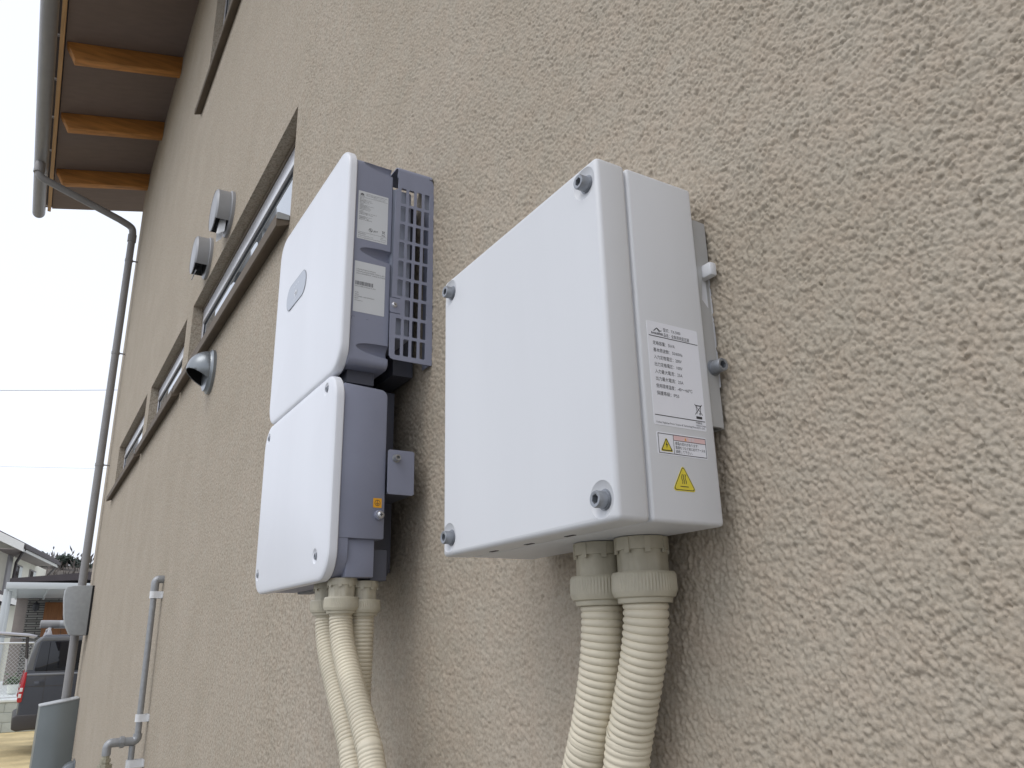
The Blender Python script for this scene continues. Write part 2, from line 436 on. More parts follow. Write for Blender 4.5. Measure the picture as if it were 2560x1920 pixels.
# ---- the rest of the wall, with window openings
WIN = [(1.857, 3.432, 2.655, 3.018), (3.585, 4.75, 2.655, 3.018), (4.93, 6.47, 2.655, 3.03), (2.0, 3.86, 4.385, 5.35)]
b = B()
def q4(x0, z0, x1, z1): b.add([(x0, 0, z0), (x0, 0, z1), (x1, 0, z1), (x1, 0, z0)], [(0, 1, 2, 3)])
q4(WX0, 0, PX0, WTOP)
b.add([(PX0, 0, 0), (PX0, 0, zb(PX0)), (PX1, 0, zb(PX1)), (PX1, 0, 0)], [(0, 1, 2, 3)])
b.add([(PX0, 0, zt(PX0)), (PX0, 0, WTOP), (PX1, 0, WTOP), (PX1, 0, zt(PX1))], [(0, 1, 2, 3)])
xs = sorted({PX1, WX1, *[w_[0] for w_ in WIN], *[w_[1] for w_ in WIN]}); zs = sorted({0, WTOP, *[w_[2] for w_ in WIN], *[w_[3] for w_ in WIN]})
for i in range(len(xs) - 1):
    for k in range(len(zs) - 1):
        cx, cz = (xs[i] + xs[i + 1]) / 2, (zs[k] + zs[k + 1]) / 2
        if not any(a < cx < c and d < cz < e for a, c, d, e in WIN): q4(xs[i], zs[k], xs[i + 1], zs[k + 1])
# reveals
for a, c, d, e in WIN:
    r = -.13
    b.add([(a, 0, d), (a, r, d), (a, r, e), (a, 0, e)], [(0, 1, 2, 3)])
    b.add([(c, 0, d), (c, 0, e), (c, r, e), (c, r, d)], [(0, 1, 2, 3)])
    b.add([(a, 0, e), (a, r, e), (c, r, e), (c, 0, e)], [(0, 1, 2, 3)])
    b.add([(a, 0, d), (c, 0, d), (c, r, d), (a, r, d)], [(0, 1, 2, 3)])
# end walls and back
b.add([(WX1, 0, 0), (WX1, 0, WTOP), (WX1, -7, WTOP + 1.68), (WX1, -7, 0)], [(0, 1, 2, 3)])
b.add([(WX0, 0, 0), (WX0, -7, 0), (WX0, -7, WTOP + 1.68), (WX0, 0, WTOP)], [(0, 1, 2, 3)])
b.add([(WX0, -7, 0), (WX1, -7, 0), (WX1, -7, WTOP + 1.68), (WX0, -7, WTOP + 1.68)], [(0, 1, 2, 3)])
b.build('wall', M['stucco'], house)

# ---- eaves: boards, rafters, fascia, roof
SL = .24
zsof = lambda y: 5.885 - SL * y
RX0, RX1 = -5.4, 8.10
B().prism([(RX0, -7.4, zsof(-7.4)), (RX0, .765, zsof(.765)), (RX0, .765, zsof(.765) + .014), (RX0, -7.4, zsof(-7.4) + .014)], (RX1 - RX0 - .004, 0, 0)).build('soffit', M['soffit'], house)
B().prism([(RX0 - .02, -7.5, zsof(-7.5) + .02), (RX0 - .02, .83, zsof(.83) + .02), (RX0 - .02, .83, zsof(.83) + .085), (RX0 - .02, -7.5, zsof(-7.5) + .085)], (RX1 - RX0 + .03, 0, 0)).build('roof', M['roof'], house)
B().box((RX0, .772, 5.665), (RX1, .800, 5.70)).build('fascia', M['fascia'], house, bevel=.002)
k = 0
for i in range(14):
    x = 7.30 - .91 * i
    if x < RX0 + .1: break
    hgt_ = .142
    B().prism([(x, 0.0, zsof(0) - .001), (x, .758, zsof(.758) - .001), (x, .69, zsof(.69) - hgt_), (x, 0.0, zsof(0) - hgt_)], (.078, 0, 0)).build('rafter', M['wood'], house, bevel=.004)

# ---- windows
def make_window(a, c, d, e, o0, o1):
    fb = B()
    fb.box((a + .002, -.13, e - .0205), (c - .002, -.050, e - .0006)); fb.box((a + .002, -.13, d + .001), (c - .002, -.044, d + .016))
    fb.box((a + .002, -.13, d + .016), (a + .022, -.043, e - .0205)); fb.box((c - .022, -.13, d + .016), (c - .002, -.043, e - .0205))
    f = fb.build('window', M['alum'], house, bevel=.002)
    s_ = B()
    s_.box((a + .0225, -.075, e - .092), (c - .0225, -.040, e - .021)); s_.box((a + .0225, -.075, d + .0165), (c - .0225, -.040, d + .060))
    s_.box((a + .0225, -.075, d + .060), (a + .058, -.040, e - .092)); s_.box((c - .058, -.075, d + .060), (c - .0225, -.040, e - .092))
    so = s_.build('sash', M['alum'], f, bevel=.003)
    B().box((a + .050, -.045, e - .0905), (c - .050, -.0365, e - .072)).build('bead', M['silver_alum'], so, bevel=.002)
    g_ = B()   # black glazing gasket
    g_.box((a + .0585, -.070, e - .0985), (c - .0585, -.0425, e - .0922)); g_.box((a + .0585, -.070, d + .0602), (a + .0635, -.0425, e - .0985)); g_.box((c - .0635, -.070, d + .0602), (c - .0585, -.0425, e - .0985))
    g_.build('gasket', M['slot'], f)
    B().box((a + .0585, -.056, d + .0602), (c - .0585, -.0460, e - .0925)).build('pane', M['pane'], f)
    B().box((a + .001, -.0498, e - .0205), (c - .001, -.037, e - .0005)).build('head_trim', M['brown'], f, bevel=.001)
    # metal sill: sloping top, tall front lip, folded end caps
    prf = [(-.086, d + .012), (.030, d + .018), (.034, d + .016), (.034, d - .020), (.030, d - .022), (.001, d - .010), (.001, d + .004), (-.086, d + .002)]
    prf = [(y, z) for y, z in prf]
    mid_ = [(y, z) for y, z in prf]
    sb = B().prism([(a + .001, y, z) for y, z in mid_], (c - a - .002, 0, 0))
    out_ = [(.0015, d + .016), (.030, d + .018), (.034, d + .016), (.034, d - .020), (.030, d - .022), (.0015, d - .010)]
    if o0: sb.prism([(a - o0, y, z) for y, z in out_], (o0 + .001, 0, 0))
    if o1: sb.prism([(c - .001, y, z) for y, z in out_], (o1 + .001, 0, 0))
    s2 = sb.build('sill', M['brown'], f)
    B().prism([(a - o0 - .0022, y, z) for y, z in [(.0015, d + .002), (.0015, d + .016), (.030, d + .0185), (.0345, d + .0165), (.0345, d - .001)]], (.0022, 0, 0)).build('sill_end', M['pvc_l'], f)  # lighter colour paints the light falling on the near sill end
    B().prism([(c + o1, y * 1.04, z) for y, z in out_], (.0022, 0, 0)).build('sill_end', M['brown'], f)
    return f
M['silver_alum'] = mat('bright_aluminium_bead', (.66, .66, .67), .35, .4)
make_window(*WIN[0], 0, .09); make_window(*WIN[1], .03, .09); make_window(*WIN[2], .035, .10); make_window(*WIN[3], .05, .11)

# ---- gutter and downpipe
gt = thing('rain_gutter', 'long grey half-round rain gutter hanging along the eave fascia', 'gutter', (1.4, .87, 5.6))
gb = B(); n = 14
prof = [(.87 + .055 * math.cos(math.radians(180 + 180 * k / n)), 5.655 + .062 * math.sin(math.radians(180 + 180 * k / n))) for k in range(n + 1)]
prof += [(y * .96 + .87 * .04, z + .004) for y, z in reversed(prof)]
gb.prism([(RX0, y, z) for y, z in prof], (8.14 - RX0, 0, 0))
gb.prism([(8.139, y, z) for y, z in prof[:n + 1]], (.004, 0, 0))
gb.build('trough', M['pvc'], gt, 40)
for i in range(26):
    x = 8.0 - .52 * i
    if x < RX0: break
    B().box((x, .800, 5.672), (x + .022, .826, 5.682)).build('hanger', M['pvc'], gt)
dp = thing('downpipe', 'slim grey downpipe elbowing back from the gutter to the house corner', 'downpipe', (7.3, .075, 0))
pa = [(7.08, .87, 5.60), (7.08, .87, 5.50)] ; pb = (7.30, .075, 5.27)
path = spline([(7.08, .87, 5.60), (7.08, .868, 5.51), (7.088, .84, 5.462), (7.11, .76, 5.442)], 6)
path += spline([(7.26, .20, 5.318), (7.292, .10, 5.285), (7.30, .076, 5.235), (7.30, .075, 5.16)], 6)
path += [Vector((7.30, .075, z)) for z in (4.5, 3.5, 2.5, 1.5, .3)]
B().tube(path, .031, 18).build('pipe', M['pvc'], dp, 40)
B().lathe([(.043, 0), (.043, .06), (.036, .10)], (7.08, .87, 5.50), (0, 0, 1), 18).build('outlet_cup', M['pvc'], dp, 40)
B().lathe([(.037, -.02), (.037, .05)], (7.30, .075, 5.16), (0, 0, 1), 18).build('collar', M['pvc'], dp, 40)
for z in (4.95, 4.05, 3.05, 2.05):
    bb = B().box((7.292, 0, z - .004), (7.308, .05, z + .004)); bb.lathe([(.034, -.012), (.034, .012)], (7.30, .075, z), (0, 0, 1), 18)
    bb.build('bracket', M['pvc'], dp, 40)

# ------------------------------------------------------------------ vents on the wall
def round_vent(x, z, label, liner):
    t = thing('vent_hood', label, 'vent hood', (x, 0, z), 'deep round vent hoods above the strip windows')
    r, d = .078, .062
    n = 40; gap0, gap1 = math.radians(222), math.radians(318)      # open slot at the underside
    # shell as a lathed band with an open bottom
    bb = B(); rings_ = []
    def pt(a, y, rr): return (x + rr * math.cos(a), y, z + rr * math.sin(a) * 1.08)
    aa = [gap1 - 2 * math.pi + (2 * math.pi - (gap1 - gap0)) * k / n for k in range(n + 1)]
    vs = []; fs = []
    for a in aa: vs += [pt(a, .012, r), pt(a, d - .006, r), pt(a, d, r - .006), pt(a, .012, r - .004), pt(a, d - .008, r - .004)]
    for k in range(n):
        i, j = 5 * k, 5 * (k + 1)
        fs += [(i, i + 1, j + 1, j), (i + 1, i + 2, j + 2, j + 1), (i + 3, j + 3, j + 4, i + 4)]
    bb.add(vs, fs)
    bb.build('shell', M['hood'], t, 35)
    face = [pt(2 * math.pi * k / 48, d - .0005, r - .0062) for k in range(48)]
    B().prism(face, (0, -.004, 0)).build('front_disc', M['hood'], t, bevel=.001)
    B().lathe([(r + .010, 0), (r + .010, .010), (r + .004, .013)], (x, 0.0, z), (0, 1, 0), 40).build('wall_ring', M['hood'], t, 40)
    dk = B().lathe([(r - .012, .012), (r - .012, .0145)], (x, 0.0, z), (0, 1, 0), 32); dk.build('duct_mouth', M['black'], t)
    if liner:
        lb = B()
        for k in range(4):
            xx = x - .040 + .022 * k; dz_ = .010 * ((k * 7) % 3)
            lb.prism([(xx, .018, z - .028), (xx + .012, .036, z - .034), (xx + .006, .046 - .004 * k, z - .106 + dz_), (xx - .004, .022, z - .096 - dz_ * .5)], (.0015, .0015, 0))
        lb.build('torn_liner', M['strap'], t)
    else:
        B().box((x - .05, .050, z - .087), (x + .05, .053, z - .083)).build('guard_bar', M['hood'], t)
    return t
round_vent(2.75, 3.128, 'round grey vent hood above the long strip window with white liner hanging out', True)
round_vent(3.145, 3.122, 'round grey vent hood with empty dark slot beside the liner-hung hood', False)

# elbow cowl below the near strip window
t = thing('vent_cowl', 'shiny grey elbow vent cowl opening downwards under the strip window sill', 'vent cowl', (2.80, 0, 2.52))
cx, cz, rr = 2.80, 2.520, .072
rs = []
for k in range(15):
    a = math.radians(min(89.9, 90 * k / 14)); rs.append((rr * math.cos(a), .014 + rr * math.sin(a)))
cm = B().lathe(rs, (cx, 0, cz), (0, 1, 0), 40, False, True).mesh('dome')
bm = bmesh.new(); bm.from_mesh(cm)
bmesh.ops.bisect_plane(bm, geom=bm.verts[:] + bm.edges[:] + bm.faces[:], plane_co=(cx, .014 + rr * .97, cz - .002), plane_no=(0, .62, -1), clear_outer=True)
bm.to_mesh(cm); bm.free()
o = link('dome', cm, M['hood2'], t); md = o.modifiers.new('s', 'SOLIDIFY'); md.thickness = .002; md.offset = -1
cm.polygons.foreach_set('use_smooth', [True] * len(cm.polygons))
in_ = cm.copy(); in_.transform(Matrix.Translation((cx, 0, cz)) @ Matrix.Diagonal((.955, .955, .955, 1)) @ Matrix.Translation((-cx, 0, -cz))); link('inner_shade', in_, M['black'], t)  # black inner dome paints the shade inside the cowl
B().lathe([(.080, 0), (.080, .010), (.074, .014), (.0705, .022), (.069, .022)], (cx, 0, cz), (0, 1, 0), 36).build('flange', M['hood2'], t, 40)
B().lathe([(.064, .012), (.064, .014)], (cx, 0, cz), (0, 1, 0), 28).build('duct_mouth', M['black'], t)

# ------------------------------------------------------------------ transformer box
TX0, TX1, TZ0, TZ1 = .4213, .6914, 1.6746, 1.9637
TYF, TYS, TYB = .119, .0886, .0172
tr = thing('transformer_box', 'white steel transformer box with rating label, warning stickers and four front screws', 'transformer', ((TX0 + TX1) / 2, 0, TZ0))
lid = B().box((TX0, TYS + .0008, TZ0), (TX1, TYF, TZ1)).build('lid', M['white'], tr, bevel=.0042, seg=4)
SCR = [(.4385, 1.9473), (.4385, 1.6912), (.6785, 1.9478), (.6785, 1.6918)]
cut = []
for x, z in SCR:
    Rs = .026; c = B(); p = []
    for k in range(13):
        a = math.radians(-90 + 180 * k / 12); p.append((max(1e-5, Rs * math.cos(a)), Rs * math.sin(a)))
    c.lathe(p, (x, TYF + Rs - .0042, z), (0, 1, 0), 32); cut.append(c)
boolean(lid, cut); shade(lid.data, 28)
body = B().box((TX0 + .0006, TYB, TZ0 + .0006), (TX1 - .0006, TYS - .0008, TZ1 - .0006)).build('body', M['white'], tr, bevel=.003, seg=3)
B().box((TX0 + .004, TYS - .002, TZ0 + .004), (TX1 - .004, TYS + .002, TZ1 - .004)).build('gasket', M['white'], tr)
for x, z in SCR:
    socket_screw((x, TYF - .0030, z), (0, 1, 0), .0062, .0092, M['steeldark'], lid, washer=1.3)
# small marks under the box: drain slots
for x in (.50, .56, .62):
    B().box((x, .098, TZ0 - .0004), (x + .012, .1015, TZ0 + .001)).build('drain_slot', M['slot'], lid)
# rating label
lab = plate('rating_label', [rrect(-.0005, -.0830, .0520, 0, .0012)], .0002, side_frame(TX0 + .0006, .0786, 1.8303), M['label'], tr)
lab['label'] = 'white rating label with black lettering'
pr = Print()
# roof-and-wave emblem over the maker's name
pr.line(.0060, -.0078, .0095, -.0050, .0007).line(.0095, -.0050, .0125, -.0072, .0007).line(.0125, -.0072, .0142, -.0066, .0006)
pr.line(.0098, -.0060, .0122, -.0082, .0005)
pr.text(.0034, -.0104, 'EAGLERISE', .0024, width=.0118, bold=.03)
LH = .0034
pr.text(.0158, -.0066, '型式：TX-5000', LH, width=.0178).text(.0158, -.0109, '品名：全負荷用変圧器', LH, width=.0265)
pr.rect(.0008, -.0124, .0512, -.0118)
rows = ['定格容量：5kVA', '基本周波数：50/60Hz', '入力定格電圧：200V', '出力定格電圧：100V', '入力最大電流：25A', '出力最大電流：25A', '使用環境温度：-40～+60℃', '保護等級：IP55']
wd = [.0222, .0295, .0280, .0280, .0275, .0275, .0365, .0222]
for i, (t_, ww) in enumerate(zip(rows, wd)): pr.text(.0042, -.0190 - .00577 * i, t_, .0036, width=ww)
pr.rect(.0008, -.0757, .0512, -.0751)
# crossed-out wheelie bin
bx, bz = .0455, -.0662
pr.line(bx - .0038, bz + .0042, bx + .0038, bz - .0042, .0005).line(bx + .0038, bz + .0042, bx - .0038, bz - .0042, .0005)
pr.line(bx - .0024, bz + .0030, bx - .0016, bz - .0032, .0005).line(bx + .0024, bz + .0030, bx + .0016, bz - .0032, .0005)
pr.line(bx - .0030, bz + .0031, bx + .0030, bz + .0031, .0008).ring(bx + .0012, bz - .0034, .0009, .0004, 12)
pr.rect(bx - .0030, bz - .0075, bx + .0030, bz - .0055)
pr.text(.0415, -.0777, '中国制造', .0019, width=.0062).text(.0415, -.0798, 'MADE IN CHINA', .0019, width=.0102)
pr.text(.0016, -.0815, 'Foshan Eaglerise Power Science & Technology(Shunde)Co.,Ltd.', .0020, width=.0485)
pr.build('print', side_frame(TX0 + .0003, .0786, 1.8303), M['ink'], lab)
# shock warning sticker
SW = side_frame(TX0 + .0006, .0770, 1.7413)
st = plate('shock_sticker', [rrect(-.0008, -.0162, .0488, .0008, .001)], .0002, SW, M['label'], tr)
SWp = side_frame(TX0 + .0003, .0770, 1.7413)
Print().poly([(.0002, -.0002), (.0480, -.0002), (.0480, -.0153), (.0002, -.0153)], [(.0007, -.0007), (.0475, -.0007), (.0475, -.0148), (.0007, -.0148)]) \
    .rect(.0150, -.0148, .0154, -.0007).rect(.0154, -.0047, .0475, -.0043) \
    .text(.0166, -.0078, '感電の恐れがあります！', .0027, width=.0230).text(.0166, -.0108, '電源をつなぐ前に必ずアースを', .0027, width=.0300).text(.0166, -.0138, '接続して下さい。', .0027, width=.0165) \
    .build('print', SWp, M['ink'], st)
Print().rect(.0155, -.0043, .0474, -.0008).build('red_band', SWp, M['pink'], st)
SWq = side_frame(TX0 + .00015, .0770, 1.7413)
Print().poly([(.0262, -.0037), (.0282, -.0037), (.0272, -.0014)]).build('band_triangle', SWq, M['orange'], st)
Print().text(.0300, -.0036, '警告', .0030, width=.0062).build('band_words', SWq, M['label'], st)
def tri(cx, cy, hw, hh, r, n=4):
    P = [Vector((cx, cy + hh)), Vector((cx - hw, cy - hh)), Vector((cx + hw, cy - hh))]; out = []
    for i in range(3):
        p = P[i]; a = (P[i - 1] - p).normalized(); c = (P[(i + 1) % 3] - p).normalized()
        h_ = math.acos(max(-1, min(1, a.dot(c)))) / 2; dd = r / math.tan(h_); ctr = p + (a + c).normalized() * (r / math.sin(h_))
        s0 = p + a * dd - ctr; s1 = p + c * dd - ctr; a0 = math.atan2(s0.y, s0.x); a1 = math.atan2(s1.y, s1.x); df = (a1 - a0 + math.pi) % (2 * math.pi) - math.pi
        out += [(ctr.x + r * math.cos(a0 + df * k / n), ctr.y + r * math.sin(a0 + df * k / n)) for k in range(n + 1)]
    return out
yl = Print().poly(tri(.0080, -.0083, .0062, .0054, .0008)).build('yellow_triangle', SWp, M['yellow'], st)
Print().poly(tri(.0080, -.0083, .0057, .0050, .0008), tri(.0080, -.0085, .0046, .0041, .0006)).poly([(.0085, -.0052), (.0070, -.0092), (.0080, -.0088), (.0076, -.0118), (.0092, -.0080), (.0081, -.0083)]) \
    .build('bolt_symbol', SWq, M['ink'], st)
# hot surface sticker
hs_ = plate('hot_surface_sticker', [tri(0, 0, .0117, .0100, .0018, 6)], .0002, side_frame(TX0 + .0006, .0548, 1.7090), M['yellow'], tr)
hp = Print().poly(tri(0, 0, .0109, .0093, .0016, 6), tri(0, -.0002, .0100, .0086, .0013, 6))
for k in (-1, 0, 1):
    pts = [(.0017 * k + .0006 * math.sin(q_ * 1.9), -.0045 + .0018 * q_) for q_ in range(5)]
    for (x0, y0), (x1, y1) in zip(pts[:-1], pts[1:]): hp.line(x0, y0, x1, y1, .0006)
hp.rect(-.0040, -.0068, .0040, -.0062)
hp.build('symbol', side_frame(TX0 + .0003, .0548, 1.7090), M['ink'], hs_)
# wall bracket at the right-hand side
GX = TX0 + .006
bk_ = plate('wall_bracket', [[(-.0172, 0), (-.0135, .0010), (-.0022, .0002), (-.0020, -.0400), (-.0020, -.0480), (-.0105, -.0480), (-.0140, -.0730), (-.0046, -.0830), (-.0046, -.1805), (-.0060, -.1815), (-.0172, -.1815)]], .003, side_frame(GX, 0, 1.9350), M['galv'], tr)
bk_.data.transform(Matrix.Identity(4))
pl = plate('hook_plate', [rrect(-.0148, -.1470, .0006, -.0452, .0026)], .0012, side_frame(GX + .0013, 0, 1.9350), M['white'], tr)
B().box((GX - .0125, .0028, 1.8822), (GX + .004, .0105, 1.8942)).build('hook_tab', M['white'], pl, bevel=.0018)
B().box((GX - .0, .0014, 1.7535), (TX1 - .006, .0044, 1.9350)).build('back_plate', M['galv'], tr)
socket_screw((GX - .0032, .0090, 1.8030), (-1, 0, 0), .0055, .0105, M['steeldark'], tr, washer=1.25)

# ------------------------------------------------------------------ conduits
def gland(x, y, z, r, k, parent):
    """connector hanging from (x,y,z); r body radius, k scale of heights"""
    g = B().lathe([(r * 1.04, 0), (r * 1.04, -.010 * k), (r * 1.0, -.0102 * k)], (x, y, z), (0, 0, 1), 32)
    fn = lambda t, h: (1.0 if abs(h) > .0275 * k or abs(h) < .0103 * k else math.cos(math.pi / 8) / math.cos((t % (math.pi / 4)) - math.pi / 8) * 1.0)
    g.lathe([(r * .985, -.009 * k), (r * .985, -.0104 * k), (r * .99, -.0270 * k), (r * .96, -.028 * k)], (x, y, z), (0, 0, 1), 48, fn=fn)
    for i in range(8):
        a = 2 * math.pi * i / 8 + .3; u = Vector((math.cos(a), math.sin(a), 0)); v = Vector((-u.y, u.x, 0)); c = Vector((x, y, z))
        p = [c + u * (r * .98) + v * (.0022), c + u * (r * 1.06) + v * .0022, c + u * (r * 1.06) - v * .0022, c + u * (r * .98) - v * .0022]
        g.prism([q_ + Vector((0, 0, -.0004)) for q_ in p], (0, 0, -.0125 * k))
    o = g.build('connector', M['gland'], parent, 30)
    kn = lambda t, h: (1 + .012 * math.cos(t * 60)) if -.0425 * k < h < -.0295 * k else 1.0
    nb = B().lathe([(r * .9, -.0272 * k), (r * 1.19, -.0274 * k), (r * 1.235, -.0292 * k), (r * 1.235, -.0300 * k), (r * 1.245, -.0360 * k), (r * 1.25, -.0420 * k), (r * 1.245, -.0428 * k), (r * 1.17, -.0465 * k), (r * 1.05, -.0475 * k), (r * 1.05, -.0500 * k), (r * 1.02, -.0512 * k), (r * .8, -.0512 * k)], (x, y, z), (0, 0, 1), 240, fn=kn)
    nb.build('clamp_nut', M['gland'], o, 30)
    return z - .0508 * k

def conduit(name_label, x, y, z, r, k, cr, pts, pitch=.0057, nfit=0, group='cream corrugated conduits'):
    t = thing('conduit', name_label, 'conduit', (x, y, 0), group)
    z1 = gland(x, y, z, r, k, t)
    seen = [Vector(p) for p in pts[:nfit]]; rest = [Vector(p) for p in pts[nfit:]]
    # smooth bend: x as a cubic of the drop below the nut, starting plumb
    dz = np.array([z1 - p.z for p in seen]); dxs = np.array([p.x - x for p in seen])
    if len(seen) > 2:
        co_ = np.linalg.lstsq(np.stack([dz ** 2, dz ** 3], 1), dxs, rcond=None)[0]; dm = dz.max()
        P = [Vector((x + co_[0] * d_ ** 2 + co_[1] * d_ ** 3, y, z1 - d_)) for d_ in np.linspace(0, dm, 14)]
    else: P = [Vector((x, y, z1)), Vector((x, y, z1 - .04))] + seen
    P = [Vector((x, y, z1 + .006))] + P + rest
    path = resample(spline(P, 24), pitch / 6)
    B().tube(path, lambda i, L: cr * (1 + .045 * (abs(math.sin(math.pi * L / pitch)) ** .7 * 2 - 1.25)), 18).build('corrugated_tube', M['conduit'], t, 60)
    return t

def cpath(pix, y): return [onY(u, v, y) for u, v in pix]
tq = lambda x, y_: (1360 + x * .3738, 1300 + y_ * .3738)
gq = lambda x, y_: (740 + x * .3135, 1400 + y_ * .3135)
gx_, gy_ = .4985, .0345
p1 = cpath([tq(656, 800), tq(648, 1000), tq(623, 1200), tq(588, 1400), tq(552, 1600)], gy_)
conduit('wide cream corrugated conduit under the transformer box, the one in front', gx_, gy_, TZ0, .0208, 1.0, .0178, p1 + [(.585, gy_, 1.30), (.61, gy_, 1.1), (.62, gy_, .7), (.62, gy_, .0)], nfit=5)
c2 = onZ(1497, 1359.5, TZ0)
p2 = cpath([tq(388, 800), tq(378, 1000), tq(358, 1200), tq(325, 1400), tq(282, 1600)], c2.y)
conduit('wide cream corrugated conduit under the transformer box, half hidden behind its twin', c2.x, c2.y, TZ0, .0208, 1.0, .0178, p2 + [(.668, c2.y, 1.30), (.695, c2.y, 1.1), (.70, c2.y, .7), (.70, c2.y, .0)], nfit=5)

# ------------------------------------------------------------------ solar inverter (upper unit)
IX0, IX1 = .9775, 1.3480
def rr_ring(x0, z0, x1, z1, r, y, n=8):
    return [Vector((x, y, z)) for x, z in rrect(x0, z0, x1, z1, r, n)]
def pillow_cover(x0, x1, z0, z1, r, yb, yf, m, parent, dome=.0035):
    rs = []
    L = [(0.0010, yb), (0.0, yb + .0010), (0.0, yf - .0045), (.0006, yf - .0022), (.0020, yf - .0008), (.0042, yf - .0001)]
    half = min(x1 - x0, z1 - z0) / 2
    for q_ in (.009, .016, .026, .04, .06, .085, .11, .14):
        if q_ < half - .004: L.append((q_, yf + dome * (1 - (1 - q_ / half) ** 2)))
    for ins, y in L:
        rs.append(rr_ring(x0 + ins, z0 + ins, x1 - ins, z1 - ins, max(r - ins * .75, .006), y))
    bb = B().rings(rs, True, False)
    n = len(rs[0]); k = len(bb.v) - n; bb.v.append(tuple(sum(rs[-1], Vector()) / n + Vector((0, dome * .02, 0)))); c = len(bb.v) - 1
    bb.f += [(k + i, k + (i + 1) % n, c) for i in range(n)]
    return bb.build('front_cover', m, parent, 32)
inv = thing('solar_inverter', 'white and blue-grey solar inverter with domed square cover above the wiring box', 'inverter', (1.16, 0, 1.95))
pillow_cover(IX0, IX1, 1.9548, 2.3110, .036, .1235, .1370, M['cover'], inv)
# casting behind the cover with scooped finger recesses at the side
ib = B(); rs = []
for y, ins in ((.1238, .006), (.1232, .0035), (.066, .0035), (.0645, .005)):
    rs.append(rr_ring(IX0 + ins, 1.9640, IX1 - ins, 2.2920, .009, y))
inv_body = None
ib.rings(rs)
inv_body = ib.build('casing', M['grey'], inv, 32)
cut = []
for zc in (2.2840, 2.1370, 1.9875):
    c = B(); p = []
    for k in range(17):
        a = math.radians(-90 + 180 * k / 16); p.append((max(1e-5, math.cos(a)), math.sin(a)))
    c.lathe(p, (0, 0, 0), (0, 1, 0), 28)
    Mx = Matrix.Translation((IX0 + .0020, .0600, zc)) @ Matrix.Rotation(math.radians(4), 4, 'X') @ Matrix.Diagonal((.013, .0535, .0098, 1))
    c.v = [tuple(Mx @ Vector(v)) for v in c.v]; cut.append(c)
boolean(inv_body, cut); shade(inv_body.data, 32)
B().box((IX0 + .006, .0320, 2.012), (IX1 - .006, .0646, 2.258)).build('heat_sink', M['grey2'], inv, bevel=.004)
B().box((IX0 + .055, .004, 1.975), (IX1 - .03, .036, 2.262)).build('mounting_plate', M['greydark'], inv)
# lower throat towards the wiring box
B().box((IX0 + .03, .075, 1.945), (IX1 - .03, .115, 1.966)).build('cable_throat', M['greydark'], inv)
# side guard with rows of slots
gx = .9760; GM = side_frame(gx, .0660, 1.9775)
holes = []
cols = [.0080 + .0129 * k for k in range(4)]
W_, H_ = .0665, .3110
outline = [(.0, .006)] + [(.0018, .0018), (.006, 0), (W_ - .0015, -.0005), (W_, .0)] + [(W_, .296), (W_ - .0010, .3020), (W_ - .004, .3055), (W_ - .010, .3085), (.0075, .3085), (.0060, .300), (.0060, .2955), (.0075, .2950), (.0075, .2750), (.0040, .2745),
            (.0012, .0955), (.0150, .0952), (.0150, .0940), (-.0005, .0940), (-.0008, .0905), (-.0008, .0740), (.0005, .0715), (.0150, .0712), (.0150, .0700), (.0, .0700)]
hl = [outline]
for r_ in range(9):
    z0 = .0070 + .0307 * r_
    for ci, cx_ in enumerate(cols):
        if r_ == 2 and ci == 0: continue
        x0 = cx_ + .00055 * r_
        hl.append(rrect(x0, z0, x0 + .0087, z0 + .0262, .0020, 3))
gd = plate('side_guard', hl, .0016, GM, M['grey'], inv)
# rolled top edge, wall-side lip and foot
rb = B(); n = 8; arc = []
for k in range(n + 1):
    a = math.radians(90 * k / n); arc.append((gx - .0016 + .014 - .014 * math.cos(a), 2.2855 + .0105 * math.sin(a)))
arc2 = [(x + .0016 * math.cos(math.radians(90 * k / n)), z - .0016 * math.sin(math.radians(90 * k / n))) for k, (x, z) in enumerate(arc)]
arc = arc + [(gx + .06, arc[-1][1])]; arc2 = arc2 + [(gx + .06, arc2[-1][1])]
rb.prism([(x, .0585, z) for x, z in arc] + [(x, .0585, z) for x, z in reversed(arc2)], (0, -.0565, 0))
rb.build('guard_top', M['grey'], gd, 30)
B().box((gx - .0014, .0012, 1.9776), (gx + .026, .0028, 2.284)).build('guard_lip', M['grey'], gd, bevel=.0006)
pan_screw((gx - .0016, .0602, 2.0610), (-1, 0, 0), .0036, .0028, M['bright'], M['slot'], gd, washer=1.15)
